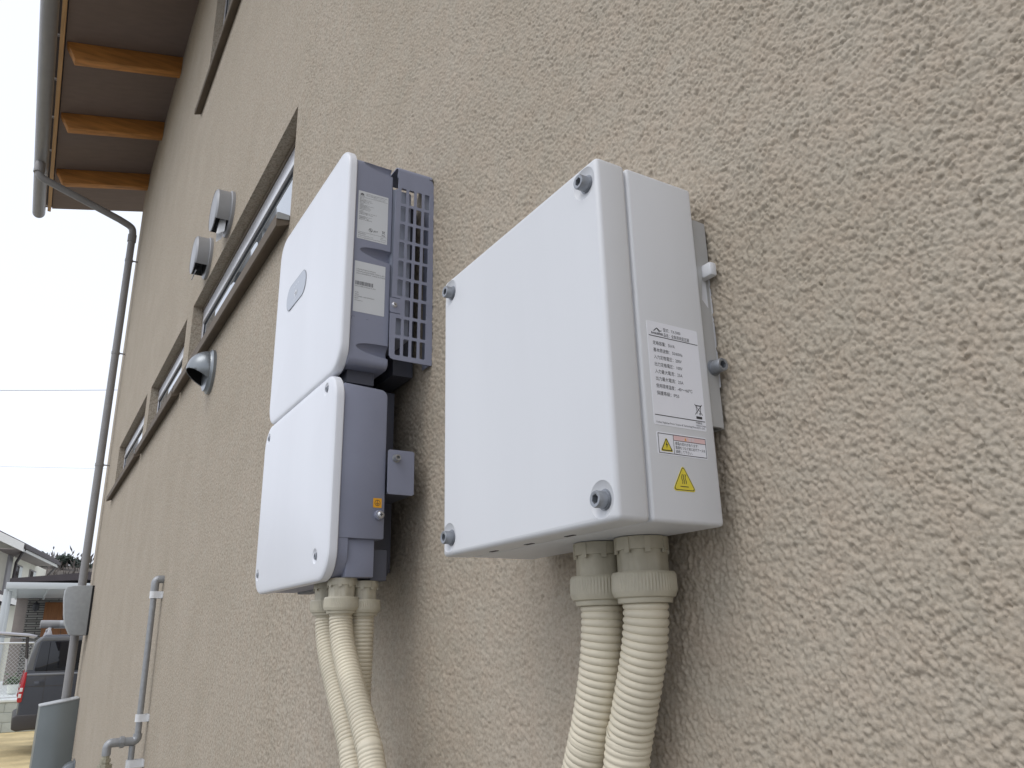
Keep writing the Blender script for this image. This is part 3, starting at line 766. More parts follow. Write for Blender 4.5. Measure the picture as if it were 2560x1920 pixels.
# badge on the front: rounded lozenge with emblem and three lamps
BF = front_frame(1.2090, 0.1411, 2.1605)
def badge_outline(w2, h2, r, n=8): return rrect(-w2, -h2, w2, h2, r, n)
bd = plate('badge', [badge_outline(.0560, .0228, .0228)], .0004, front_frame(1.2090, 0.1406, 2.1605), M['badge_edge'], inv)
bp_ = plate('badge_face', [badge_outline(.0550, .0218, .0218)], .0002, front_frame(1.2090, 0.1410, 2.1605), M['badge'], bd)
def petals(pr, cx, cy, s):
    """eight petal fan emblem"""
    for ang, ln, wd_, off in ((78, 1.0, .17, .10), (102, 1.0, .17, .10), (52, .95, .17, .14), (128, .95, .17, .14), (28, .80, .15, .20), (152, .80, .15, .20), (6, .52, .12, .30), (174, .52, .12, .30)):
        a = math.radians(ang); d = Vector((math.cos(a), math.sin(a))); nn = Vector((-d.y, d.x)); o = Vector((cx, cy)) + d * (off * s)
        pts = []
        for k in range(9):
            t_ = k / 8; pts.append(o + d * (ln * s * t_) + nn * (wd_ * s * math.sin(math.pi * min(1, t_ ** .8))))
        for k in range(7, 0, -1):
            t_ = k / 8; pts.append(o + d * (ln * s * t_) - nn * (wd_ * s * math.sin(math.pi * min(1, t_ ** .8))))
        pr.poly([(p.x, p.y) for p in pts])
bpr = Print(); petals(bpr, 0, -.0075, .0105)
bpr.text(0, -.0145, 'HUAWEI', .0048, align='CENTER')
for x in (-.0115, 0, .0115): bpr.poly([(x + .0013 * math.cos(q_ * .5236), .0115 + .0016 * math.sin(q_ * .5236)) for q_ in range(12)])
bpr.build('emblem', front_frame(1.2090, 0.1414, 2.1605), M['logo_white'], bd)
# side rating labels
SX = IX0 + .0035
l1 = plate('rating_label', [rrect(0, -.0792, .0470, 0, .0008)], .0002, side_frame(SX, .1188, 2.2366), M['label_grey'], inv)
p = Print(); petals(p, .0058, -.0068, .0036); p.text(.0020, -.0086, 'HUAWEI', .0019, width=.0076)
p.text(.0120, -.0042, '型 式 Model SUN2000-4.95KTL-JPL1', .0019, width=.0335).text(.0120, -.0066, '品名 Name 太陽光発電用パワーコンディショナ', .0019, width=.0300).text(.0235, -.0088, 'PV Grid-connected Inverter', .0016, width=.0185)
p.rect(.0012, -.0100, .0458, -.0097)
rl = [('直流入力', .006, 0), ('最大入力電圧 DC 600 V', .018, 1), ('電圧範囲 DC 90～560 V', .0200, 2), ('最大入力電流 11 A×3', .0145, 3), ('交流出力', .006, 4), ('定格出力電圧 AC 202 V', .0218, 5), ('定格周波数 50/60 Hz', .0160, 6), ('定格出力電力 4.95 kW', .0180, 7), ('定格力率 0.95 以上', .0165, 8), ('自立運転', .006, 9.3), ('定格出力電圧 AC 101/202 V', .0270, 10.3), ('定格出力電力 4 kVA', .0210, 11.3), ('使用周囲温度 -25～+60 ℃', .0195, 13.2), ('保護等級 IP65', .0145, 14.2), ('質量 16.8 kg  製造年月', .0195, 15.2)]
for t_, ww, i in rl: p.text(.0022, -.0126 - .00232 * i, t_, .0018, width=ww)
p.ring(.0208, -.0618, .0030, .0006).line(.0192, -.0600, .0208, -.0618, .0012).line(.0208, -.0618, .0224, -.0638, .0012).text(.0252, -.0632, 'JET', .0032, width=.0075, bold=.02)
bx, bz = .0408, -.0612
p.line(bx - .0026, bz + .0028, bx + .0026, bz - .0028, .0004).line(bx + .0026, bz + .0028, bx - .0026, bz - .0028, .0004).line(bx - .0017, bz + .0020, bx - .0011, bz - .0022, .0004).line(bx + .0017, bz + .0020, bx + .0011, bz - .0022, .0004).line(bx - .0020, bz + .0021, bx + .0020, bz + .0021, .0006).rect(bx - .0024, bz - .0052, bx + .0024, bz - .0042)
p.rect(.0012, -.0682, .0458, -.0679)
p.text(.0018, -.0712, '華為技術有限公司', .0020, width=.0112).text(.0018, -.0742, 'HUAWEI TECHNOLOGIES CO., LTD.', .0018, width=.0230).text(.0018, -.0770, 'Bantian, Longgang District, Shenzhen 518129, P.R.China', .0018, width=.0425).text(.0362, -.0712, '中国制造', .0017, width=.0042).text(.0362, -.0738, 'MADE IN CHINA', .0017, width=.0092)
p.build('print', side_frame(SX - .0003, .1188, 2.2366), M['inkgrey'], l1)
l2 = plate('serial_label', [rrect(0, -.0788, .0468, 0, .0008)], .0002, side_frame(SX, .1198, 2.1208), M['label_grey'], inv)
p = Print()
p.text(.0026, -.0136, '(1P)PN/ITEM:01075202', .0026, width=.0290).text(.0026, -.0168, '(18V)Model:SUN2000-4.95KTL-JPL1', .0026, width=.0435).text(.0026, -.0200, '(S)SN:10A230002041  MADE IN CHINA', .0026, width=.0440)
xb = .0015; rng = random.Random(3)
while xb < .0285:
    wbar = rng.choice((.00022, .00035, .00055)); p.rect(xb, -.0372, xb + wbar, -.0312); xb += wbar + rng.choice((.0002, .0003, .0005))
p.text(.0015, -.0400, 'MAC/7088E7D0EA0F A-FPL1', .0022, width=.0310)
for i, (t_, ww) in enumerate((('WIFI:', .0058), ('SSID:', .0062), ('SUN2000-10A230002041', .0290), ('PSW:', .0056), ('Changeme', .0118))): p.text(.0018, -.0500 - .0030 * i, t_, .0023, width=ww)
p.build('print', side_frame(SX - .0003, .1198, 2.1208), M['inkgrey'], l2)
# moulded corner mark below the labels
mk = Print().rect(.0, -.0004, .0048, 0).rect(0, -.0050, .0004, 0).rect(.0215, -.0022, .0255, -.0018)
mk.build('moulded_mark', side_frame(SX - .0002, .1212, 2.0345), M['greydark'], inv)

# ------------------------------------------------------------------ wiring box (lower unit)
wb_ = thing('wiring_box', 'white-fronted blue-grey wiring box hanging below the domed inverter', 'wiring box', (1.16, 0, 1.675))
lc = pillow_cover(IX0, IX1, 1.6735, 1.9512, .038, .1265, .1395, M['cover'], wb_, dome=.003)
LS = [(1.0165, 1.9335), (1.3200, 1.9300), (1.0260, 1.7060), (1.3270, 1.7040)]
cut = []
for x, z in LS:
    c = B(); Rs = .016; pp = []
    for k in range(13):
        a = math.radians(-90 + 180 * k / 12); pp.append((max(1e-5, Rs * math.cos(a)), Rs * math.sin(a)))
    c.lathe(pp, (x, .1400 + Rs - .0030, z), (0, 1, 0), 32); cut.append(c)
boolean(lc, cut); shade(lc.data, 30)
for x, z in LS:
    socket_screw((x, .1378, z), (0, 1, 0), .0040, .0032, M['steeldark'], lc, washer=1.5)
# casing: full-depth upper part, thin rim following the cover, recessed gland chamber
rs = []
for y, ins in ((.1270, .0060), (.1262, .0048), (.112, .0048)):
    rs.append(rr_ring(IX0 + ins, 1.6765, IX1 - ins, 1.9400, .034, y))
B().rings(rs).build('casing_rim', M['grey'], wb_, 32)
prf = [(.1262, 1.7265), (.1262, 1.9350), (.0740, 1.9320)] + [(.0740 - .0105 * math.sin(math.radians(a)), 1.9215 + .0105 * math.cos(math.radians(a))) for a in (15, 30, 45, 60, 75, 90)] + [(.0635, 1.7275), (.0650, 1.7262)]
B().prism([(IX0 + .0035, y, z) for y, z in prf], (IX1 - IX0 - .007, 0, 0)).build('casing', M['grey'], wb_, bevel=.0012)
B().box((IX0 + .010, .0735, 1.6775), (IX1 - .01, .1118, 1.7264)).build('gland_chamber', M['grey'], wb_, bevel=.0015)
B().box((1.000, .050, 1.6745), (IX1 - .02, .0730, 1.7150)).build('rear_foot', M['greydark'], wb_, bevel=.0015)
B().box((1.060, .020, 1.6900), (IX1 - .04, .0620, 1.9560)).build('rear_frame', M['greydark'], wb_, bevel=.002)
B().box((1.110, .004, 1.69), (IX1 - .06, .019, 1.965)).build('wall_rail', M['greydark'], wb_)
# side bracket, bolt, earth tag and earth screw
bkx = IX0 - .0005
br_ = plate('side_bracket', [rrect(-.0625, -.0305, -.0245, .0305, .0030)], .0018, side_frame(bkx, 0, 1.8165), M['grey'], wb_)
B().box((bkx - .0016, .0240, 1.7875), (bkx + .09, .0256, 1.8455)).build('bracket_back', M['grey'], br_)
B().prism([(bkx, .0256, 1.7870), (bkx + .003, .0610, 1.7868), (bkx + .09, .0610, 1.7868), (bkx + .09, .0256, 1.7870)], (0, 0, .0016)).build('bracket_floor', M['greydark'], br_)
socket_screw((bkx - .0020, .0510, 1.8352), (-1, 0, 0), .0042, .0078, M['zinc'], br_, washer=1.35)
tg = plate('earth_tag', [[(-.0060, -.0063), (.0060, -.0063), (.0060, .0063), (-.0060, .0063)]], .0002, side_frame(IX0 + .0034, .0738, 1.7737), M['orange'], wb_)
Print().ring(0, 0, .0040, .0006, 28).rect(-.0003, -.0005, .0003, .0034).rect(-.0026, -.0008, .0026, -.0002).rect(-.0018, -.0018, .0018, -.0013).rect(-.0009, -.0028, .0009, -.0023) \
    .build('earth_symbol', side_frame(IX0 + .0031, .0738, 1.7737), M['slot'], tg)
B().lathe([(.0070, 0), (.0066, .0035), (.0060, .0040)], (IX0 + .0035, .0712, 1.7575), (-1, 0, 0), 24).build('earth_boss', M['grey'], wb_, 35)
pan_screw((IX0 - .0008, .0708, 1.7575), (-1, 0, 0), .0047, .0042, M['bright'], M['slot'], wb_, washer=1.1)

gz = 1.6775
cF = onZ(856, 1446.5, gz); cL = onZ(820, 1456.5, gz); cB_ = onZ(910, 1454.0, gz - .003)
pF = cpath([gq(386, 600), gq(417, 800), gq(452, 1000), gq(498, 1200), gq(547, 1400), gq(612, 1600)], cF.y)
conduit('slim cream conduit under the wiring box sweeping aside in front of the other two', cF.x, cF.y, gz, .0180, .86, .0146, pF + [(pF[-1].x - .05, cF.y, pF[-1].z - .10), (pF[-1].x - .09, cF.y - .01, 1.1), (pF[-1].x - .10, cF.y - .02, .7), (pF[-1].x - .10, cF.y - .02, 0)], .0049, 6)
pL = cpath([gq(282, 600), gq(298, 800), gq(321, 1000), gq(357, 1200), gq(405, 1400), gq(458, 1600)], cL.y)
conduit('slim cream conduit under the wiring box running parallel behind the sweeping one', cL.x, cL.y, gz, .0180, .86, .0146, pL + [(pL[-1].x - .05, cL.y, pL[-1].z - .10), (pL[-1].x - .09, cL.y - .01, 1.1), (pL[-1].x - .10, cL.y - .02, .7), (pL[-1].x - .10, cL.y - .02, 0)], .0049, 6)
conduit('shaded cream conduit dropping straight down close to the wall behind the sweeping pair', cB_.x, cB_.y, gz - .003, .0180, .86, .0146, [(cB_.x, cB_.y, 1.5), (cB_.x - .005, cB_.y - .008, 1.3), (cB_.x - .01, .0205, 1.0), (cB_.x - .01, .0205, 0)], .0049)

# ------------------------------------------------------------------ pipework on the far wall
t = thing('wall_pipe', 'thin silver pipe up the wall with elbow top, side branch and brass valve', 'pipe', (3.40, .03, 0))
PXW, PYW = 3.395, .0300
up = [(PXW, PYW, 1.285)] + [(PXW, PYW, z) for z in (1.4, 1.6, 1.80)]
B().tube([Vector(p) for p in up], .0112, 16).build('riser', M['pipe'], t, 40)
el = [Vector((PXW, PYW, 1.795)), Vector((PXW, PYW, 1.828))]
for k in range(1, 7):
    a = math.radians(15 * k); el.append(Vector((PXW, PYW - .016 * (1 - math.cos(a)), 1.828 + .016 * math.sin(a))))
el.append(Vector((PXW, -.002, 1.844)))
B().tube(el, .0150, 16).build('elbow', M['pipe'], t, 40)
br2 = [Vector((PXW, PYW, 1.292))]
for k in range(0, 7):
    a = math.radians(15 * k); br2.append(Vector((PXW, PYW + .016 * (1 - math.cos(a)), 1.283 - .016 * math.sin(a))))
br2 += [Vector((PXW, .075, 1.267)), Vector((PXW, .100, 1.267))]
for k in range(1, 7):
    a = math.radians(15 * k); br2.append(Vector((PXW, .110 + .017 * math.sin(a), 1.267 - .017 * (1 - math.cos(a)))))
br2.append(Vector((PXW, .127, 1.226)))
B().tube(br2, .0152, 18).build('branch', M['pipe'], t, 40)
B().lathe([(.0155, 0), (.0155, .004), (.0200, .0042), (.0200, .018), (.0155, .0182), (.0155, .024)], (PXW, .069, 1.267), (0, 1, 0), 8).build('coupling', M['pipe'], t, 20)
vb = B().lathe([(.0125, 0), (.0125, -.012), (.0175, -.0122), (.0175, -.024), (.0145, -.0242), (.0145, -.030)], (PXW, .127, 1.228), (0, 0, 1), 8)
vb.lathe([(.024, -.030), (.024, -.046), (.0195, -.0462), (.0195, -.055), (.0255, -.0552), (.0255, -.085), (.018, -.087), (.018, -.16)], (PXW, .127, 1.228), (0, 0, 1), 8)
vb.build('valve', M['brass'], t, 20)
B().tube([Vector((PXW + .004, .0435, 1.252)), Vector((PXW + .004, .0435, .7)), Vector((PXW + .004, .0435, .05))], .0108, 16).build('drop_pipe', M['pipe'], t, 40)
for (x, y, z) in ((PXW, PYW, 1.785), (PXW, PYW, 1.345), (PXW + .004, .0435, 1.192), (PXW, .0435, .6)):
    sb = B().box((x - .0155, .0, z - .013), (x - .0125, y, z + .013)); sb.box((x + .0125, .0, z - .013), (x + .0155, y, z + .013))
    sb.lathe([(.0155, -.013), (.0155, .013)], (x, y, z), (0, 0, 1), 20); sb.box((x - .027, .0, z - .011), (x + .027, .0035, z + .011))
    sb.build('strap', M['strap'], t, 40)

# tapering service box on the wall near the corner
t = thing('meter_box', 'light grey tapered service box on the wall hiding the downpipe', 'service box', (7.12, 0, 1.7))
MX = 7.03
prf = [(.014, 2.052), (.150, 2.046), (.186, 2.036), (.196, 2.020), (.198, 1.965), (.180, 1.83), (.165, 1.765), (.126, 1.690), (.112, 1.684), (.014, 1.682)]
B().prism([(MX, y, z) for y, z in prf], (.20, 0, 0)).build('case', M['meter'], t, bevel=.006)
B().box((MX + .004, 0, 1.684), (MX + .196, .0138, 2.050)).build('back_strip', M['black'], t)  # black strip between the case and the wall
# rounded steel cover standing against the wall
t = thing('pipe_cover', 'tall teal-grey rounded steel cover standing against the wall below the service box', 'pipe cover', (7.05, 0, 0))
CXa, CXb = 6.98, 7.24
pl_ = [(CXb, 0.0), (CXa, 0.0)]
pl_ += [(CXa + .0 - .022 * math.sin(math.pi * k / 10), .235 * k / 10) for k in range(1, 10)]
pl_ += [(CXa + .012, .246), (CXa + .05, .252), (CXb - .02, .252), (CXb, .235)]
cvb = B(); bot = [(x, y, 0.0) for x, y in pl_]; top = [(x, y, 1.232 - .17 * y) for x, y in pl_]
n = len(pl_); cvb.add(bot + top, [tuple(range(n - 1, -1, -1)), tuple(range(n, 2 * n))] + [(i, (i + 1) % n, n + (i + 1) % n, n + i) for i in range(n)])
o = cvb.build('shell', M['coverbox'], t, 25)
tp = [(x - .004 if x < 7.1 else x, y * 1.012, 1.2325 - .17 * y) for x, y in pl_]
B().prism(tp, (0, 0, .010)).build('top_cap', M['pvc_l'], t, bevel=.003)
# low rounded hood nearer along the wall
t = thing('low_vent', 'small grey rounded vent hood low on the wall beside the teal steel cover', 'vent hood', (6.62, 0, .74))
hv = []
for k in range(9):
    a = math.radians(90 - 90 * k / 8); hv.append((.0 + .075 * math.cos(a), .79 + .062 * math.sin(a)))
prf = [(.002, .852)] + hv[1:] + [(.077, .70), (.002, .70)]
B().prism([(6.56, y, z) for y, z in prf], (.13, 0, 0)).build('shell', M['hood2'], t, bevel=.006)
B().box((6.545, 0, .69), (6.705, .006, .862)).build('flange', M['hood2'], t, bevel=.002)

# ------------------------------------------------------------------ ground and neighbours
def grid_mesh(name, x0, x1, y0, y1, nx, ny, zf):
    vs = [(x0 + (x1 - x0) * i / nx, y0 + (y1 - y0) * k / ny, 0) for i in range(nx + 1) for k in range(ny + 1)]
    vs = [(x, y, zf(x, y)) for x, y, _ in vs]; m_ = ny + 1
    fs = [(i * m_ + k, (i + 1) * m_ + k, (i + 1) * m_ + k + 1, i * m_ + k + 1) for i in range(nx) for k in range(ny)]
    me = bpy.data.meshes.new(name); me.from_pydata(vs, [], fs); me.update(); return me
M['dirt'] = mat('sandy_soil', (.50, .40, .215), .95, var=.28, vscale=1.6, bump=.6, bscale=18, bdist=.02)
M['concrete'] = mat('pale_concrete', (.58, .61, .60), .8, var=.05, vscale=1.2)
M['block'] = mat('grey_concrete_block', (.42, .45, .42), .85, var=.10, vscale=5, bump=.3, bscale=90, bdist=.002)
M['coping'] = mat('pale_coping', (.66, .69, .67), .7, var=.05, vscale=5)
M['wire'] = mat('galvanised_wire', (.52, .53, .53), .45, .5)
M['rail'] = mat('galvanised_tube', (.60, .61, .61), .4, .5, var=.05)
M['vanpaint'] = mat('dark_grey_metallic', (.062, .066, .078), .3, .45, var=.05, vscale=3, coat=.5)
M['vanroof'] = mat('grey_metallic_upper', (.19, .197, .21), .32, .45, var=.05, vscale=3, coat=.5)
M['vanplastic'] = mat('black_bumper_plastic', (.05, .046, .046), .5)
M['vanglass'] = glass_mat('privacy_glass', (.010, .011, .014), .03); M['vanglass'].node_tree.nodes['Principled BSDF'].inputs['IOR'].default_value = 1.45
M['red'] = mat('red_lamp_lens', (.42, .015, .022), .2, coat=.5)
M['lens'] = mat('clear_lamp_lens', (.72, .70, .70), .2, coat=.5)
M['silver'] = mat('silver_paint', (.58, .58, .62), .3, .4, coat=.4)
M['tyre'] = mat('tyre_rubber', (.025, .025, .026), .8)
M['cream'] = mat('cream_siding', (.70, .68, .58), .8, var=.03, vscale=4)
M['houseroof'] = mat('brown_grey_roof', (.115, .10, .10), .7, var=.12, vscale=6)
M['trimgrey'] = mat('grey_trim', (.26, .25, .25), .6)
M['trimwhite'] = mat('white_trim', (.70, .69, .66), .6)
M['darkbrown'] = mat('dark_brown_sheet', (.050, .040, .042), .6, var=.08, vscale=4)
M['door'] = mat('brown_timber_door', (.26, .105, .035), .5, var=.22, vscale=5, stretch=(4, 8, .6))
M['pillar'] = mat('taupe_pillar', (.24, .205, .185), .8, var=.06, vscale=8)
M['canopy'] = mat('canopy_aluminium', (.50, .52, .52), .4, .4)
M['soil_leaf'] = mat('pot_plant_leaf', (.06, .10, .045), .7, var=.3, vscale=20)
M['pot'] = mat('pale_pot', (.62, .64, .58), .6)
def siding_mat():
    m = bpy.data.materials.new('split_stone_cladding'); m.use_nodes = True; n = m.node_tree; b = n.nodes['Principled BSDF']
    tc = n.nodes.new('ShaderNodeTexCoord'); mp = n.nodes.new('ShaderNodeMapping'); mp.inputs['Rotation'].default_value = (0, math.radians(90), 0)
    br = n.nodes.new('ShaderNodeTexBrick'); n.links.new(tc.outputs['Object'], mp.inputs[0])
    sx = n.nodes.new('ShaderNodeSeparateXYZ'); cx = n.nodes.new('ShaderNodeCombineXYZ')
    n.links.new(tc.outputs['Object'], sx.inputs[0]); n.links.new(sx.outputs['Y'], cx.inputs['X']); n.links.new(sx.outputs['Z'], cx.inputs['Y'])
    n.links.new(cx.outputs[0], br.inputs['Vector'])
    br.inputs['Color1'].default_value = (.20, .19, .175, 1); br.inputs['Color2'].default_value = (.31, .30, .28, 1); br.inputs['Mortar'].default_value = (.05, .048, .045, 1)
    br.inputs['Scale'].default_value = 1.0; br.inputs['Brick Width'].default_value = .55; br.inputs['Row Height'].default_value = .075; br.inputs['Mortar Size'].default_value = .012
    n.links.new(br.outputs['Color'], b.inputs['Base Color']); b.inputs['Roughness'].default_value = .85
    bp = n.nodes.new('ShaderNodeBump'); bp.inputs['Distance'].default_value = .02; n.links.new(br.outputs['Fac'], bp.inputs['Height']); bp.invert = True
    n.links.new(bp.outputs[0], b.inputs['Normal']); return m
M['stone'] = siding_mat()

g = link('ground', grid_mesh('ground', -60, 320, -190, 190, 96, 96, lambda x, y: -.02), M['dirt']); tag(g, None, None, kind='structure')
M['bounce_gravel'] = mat('grey_bounce_gravel', (.23, .23, .22), .95, var=.3, vscale=40, bump=.8, bscale=60, bdist=.01)
gv = B().add([(-30, -40, -.012), (13.0, -40, -.012), (13.0, 60, -.012), (-30, 60, -.012)], [(0, 1, 2, 3)]).build('bounce_yard', M['bounce_gravel']); tag(gv, None, None, kind='structure')  # unseen grey ground, added to keep the bounced light neutral
yd = B().box((20.16, -40, -.5), (60, 40, .52)).build('neighbour_yard', M['concrete']); tag(yd, None, None, kind='structure')

# block retaining wall, piece by piece
bwall = thing('block_wall', 'low grey concrete block wall with pale coping behind the van', 'block wall', (20, 0, -.02))
bme = B().box((0, 0.004, .004), (.15, .386, .186)).mesh('block')
bmb = bmesh.new(); bmb.from_mesh(bme); bmesh.ops.bevel(bmb, geom=bmb.edges[:], offset=.006, segments=1, affect='EDGES'); bmb.to_mesh(bme); bmb.free(); bme.materials.append(M['block'])
B().box((20.012, -8, -.02), (20.13, 6, .55)).build('mortar_core', M['block'], bwall)
for r_ in range(3):
    for k in range(-14, 13):
        o = bpy.data.objects.new('block', bme); COL.objects.link(o); o.parent = bwall
        o.matrix_parent_inverse = Matrix.Translation(-bwall.location)
        o.location = (20.0 + random.uniform(-.002, .002), k * .39 + .195 * (r_ % 2) + .09, -.02 + .19 * r_)
for k in range(-13, 10): B().box((19.985, k * .6 + .003, .552), (20.165, k * .6 + .597, .602)).build('coping', M['coping'], bwall, bevel=.006)

# chain-link fence on top of it
fn_ = thing('chain_link_fence', 'galvanised chain-link fence standing on the block wall', 'fence', (20.07, 0, .6))
FY0, FY1, FZ0, FZ1 = -4.0, 4.6, .64, 1.70
B().tube([Vector((20.07, FY0, FZ1)), Vector((20.07, FY1, FZ1))], .021, 12).build('top_rail', M['rail'], fn_, 40)
B().tube([Vector((20.07, FY0, FZ0)), Vector((20.07, FY1, FZ0))], .012, 10).build('bottom_rail', M['rail'], fn_, 40)
for y in (-3.4, -1.4, 1.25, 3.2): B().tube([Vector((20.07, y, .60)), Vector((20.07, y, FZ1 + .03))], .024, 12).build('post', M['rail'], fn_, 40)
ms = B(); sp_ = .075; hh = FZ1 - FZ0
k = FY0 - hh
while k < FY1:
    for sgn in (1, -1):
        y0, y1 = (k, k + hh) if sgn > 0 else (k + hh, k)
        z0, z1 = FZ0, FZ1
        lo, hi = max(FY0, min(y0, y1)), min(FY1, max(y0, y1))
        if hi - lo > .02:
            f_ = lambda y: z0 + (y - y0) / (y1 - y0) * (z1 - z0)
            a, c = Vector((20.07, lo, f_(lo))), Vector((20.07, hi, f_(hi)))
            d = (c - a).normalized(); nn = Vector((0, -d.z, d.y)) * .0024; xx = Vector((.0024, 0, 0))
            ms.add([a + nn, a + xx, a - nn, a - xx, c + nn, c + xx, c - nn, c - xx], [(0, 1, 5, 4), (1, 2, 6, 5), (2, 3, 7, 6), (3, 0, 4, 7)])
    k += sp_
mo = ms.build('wire_mesh', M['wire'], fn_); mo['kind'] = 'stuff'

# ------------------------------------------------------------------ the van
van = thing('parked_van', 'dark grey van with raised tailgate and loaded roof rack beside the house', 'van', (16.35, -2.0, 0))
VX0, VX1 = 15.5, 17.2
side = [(.300, .60), (.296, .80), (.278, 1.10), (.262, 1.30), (.230, 1.50), (.198, 1.66), (.165, 1.745), (.06, 1.795), (-1.6, 1.83), (-3.2, 1.80), (-3.65, 1.66), (-4.10, 1.12), (-4.35, .98), (-4.42, .60), (-4.42, .32), (.285, .36)]
B().prism([(VX0, y, z) for y, z in side], (VX1 - VX0, 0, 0)).build('body', M['vanpaint'], van, bevel=.035, seg=4)
# paler upper pillar and roof strip over the side
ps = [(.258, 1.262), (.231, 1.49), (.199, 1.655), (.168, 1.735), (.07, 1.770), (-3.0, 1.775), (-3.0, 1.722), (.112, 1.706), (.125, 1.68), (.165, 1.40), (.170, 1.262)]
B().prism([(VX0 - .006, y, z) for y, z in ps], (.02, 0, 0)).build('upper_trim', M['vanroof'], van, bevel=.004)
w1 = [(.150, 1.25), (.148, 1.30), (.110, 1.66), (.098, 1.69), (-.62, 1.70), (-.62, 1.235), (.135, 1.235)]
B().prism([(VX0 - .004, y, z) for y, z in w1], (.012, 0, 0)).build('side_window', M['vanglass'], van, bevel=.003)
for ya, yb in ((-.70, -1.75), (-1.83, -2.9)):
    B().prism([(VX0 - .004, ya, 1.24), (VX0 - .004, ya, 1.70), (VX0 - .004, yb, 1.70), (VX0 - .004, yb, 1.24)], (.012, 0, 0)).build('side_window', M['vanglass'], van, bevel=.003)
B().box((VX0 - .008, -4.2, 1.172), (VX0 + .006, .262, 1.205)).build('belt_moulding', M['vanroof'], van, bevel=.004)
B().box((VX0 - .003, -4.2, 1.006), (VX0 + .006, .284, 1.016)).build('body_crease', M['vanplastic'], van)
B().box((VX0 - .005, -.02, 1.0), (VX0 + .004, .125, 1.085)).build('fuel_flap', M['vanpaint'], van, bevel=.003)
B().box((VX0 - .004, -.024, .64), (VX0 + .004, -.018, 1.69)).build('door_gap', M['vanplastic'], van)
B().prism([(VX0 - .012, .350, .385), (VX0 - .012, .352, .565), (VX0 - .012, .30, .592), (VX0 - .012, -.05, .592), (VX0 - .012, -.05, .375), (VX0 - .012, .28, .352)], (VX1 - VX0 + .024, 0, 0)).build('rear_bumper', M['vanplastic'], van, bevel=.02, seg=3)
for xs_ in (VX0 - .014, VX1 - .09):
    lp = B().prism([(xs_, .312, .772), (xs_, .330, .80), (xs_, .312, 1.05), (xs_, .285, 1.225), (xs_, .245, 1.232), (xs_, .245, 1.10), (xs_, .262, .78)], (.104, 0, 0)).build('tail_lamp', M['red'], van, bevel=.008)
    for z0, z1 in ((.845, .905), (.935, .995)):
        y0 = .324 - (z0 - .8) * .09
        B().prism([(xs_ - .003, y0 + .003, z0), (xs_ - .003, y0 - .003, z1), (xs_ - .003, y0 - .043, z1), (xs_ - .003, y0 - .040, z0)], (.11, 0, 0)).build('reverse_lens', M['lens'], lp, bevel=.004)
# raised tailgate seen edge on, with gas strut
tgp = [(.17, 1.79), (.30, 1.820), (.70, 1.858), (1.15, 1.852), (1.42, 1.80), (1.44, 1.760), (1.10, 1.800), (.70, 1.812), (.30, 1.775), (.20, 1.755)]
tgo = B().prism([(VX0 + .06, y, z) for y, z in tgp], (VX1 - VX0 - .12, 0, 0)).build('tailgate', M['silver'], van, bevel=.012)
B().prism([(VX0 + .16, .32, 1.772), (VX0 + .16, 1.0, 1.796), (VX0 + .16, 1.0, 1.786), (VX0 + .16, .32, 1.758)], (VX1 - VX0 - .32, 0, 0)).build('rear_window', M['vanglass'], tgo)
for xs_ in (VX0 + .10, VX1 - .10):
    B().tube([Vector((xs_, .262, 1.24)), Vector((xs_, .278, 1.43))], .010, 10).build('strut_rod', M['silver'], van, 40)
    B().tube([Vector((xs_, .278, 1.43)), Vector((xs_, .315, 1.78))], .016, 10).build('strut', M['vanplastic'], van, 40)
def wheel(x0, x1, y):
    wv = B().lathe([(.10, x0), (.30, x0), (.325, x0 + .02), (.325, x1 - .02), (.30, x1), (.10, x1)], (0, y, .305), (1, 0, 0), 32).build('wheel', M['tyre'], van, 40)
    B().lathe([(.03, x0 - .004), (.19, x0 - .006), (.20, x0 + .004)], (0, y, .305), (1, 0, 0), 24).build('rim', M['silver'], wv, 40)
for y in (-.95, -3.45):
    wheel(VX0 + .012, VX0 + .20, y); wheel(VX1 - .20, VX1 - .012, y)
rk = []
for y in (.02, -1.1, -2.2):
    rb_ = B().box((VX0 + .03, y - .02, 1.885), (VX1 - .03, y + .02, 1.91))
    rb_.prism([(VX0 + .03, y - .05, 1.795), (VX0 + .03, y + .05, 1.795), (VX0 + .03, y + .015, 1.886), (VX0 + .03, y - .015, 1.886)], (.05, 0, 0)); rb_.prism([(VX1 - .08, y - .05, 1.795), (VX1 - .08, y + .05, 1.795), (VX1 - .08, y + .015, 1.886), (VX1 - .08, y - .015, 1.886)], (.05, 0, 0))
    rb_.build('roof_bar', M['silver'], van, bevel=.003)
# carrying tube and ladder on the rack
t = thing('carrier_tube', 'grey plastic carrier tube with end cap strapped on the van roof rack', 'carrier tube', (15.75, -1.2, 1.91))
B().lathe([(.060, -.12), (.060, -2.6)], (15.78, 0, 1.972), (0, 1, 0), 24).build('tube', M['pvc_l'], t, 40)
B().lathe([(.055, .165), (.064, .16), (.064, .03), (.060, -.12)], (15.78, 0, 1.972), (0, 1, 0), 24).build('end_cap', M['pvc'], t, 40)
t = thing('ladder', 'aluminium ladder lying on the van roof rack beside the grey tube', 'ladder', (16.1, -1.3, 1.91))
for x in (15.93, 16.30): B().box((x, -2.7, 1.912), (x + .03, -.06, 1.985)).build('rail', M['rail'], t, bevel=.004)
for k in range(9): B().box((15.955, -.25 - .29 * k, 1.935), (16.305, -.22 - .29 * k, 1.960)).build('rung', M['rail'], t)

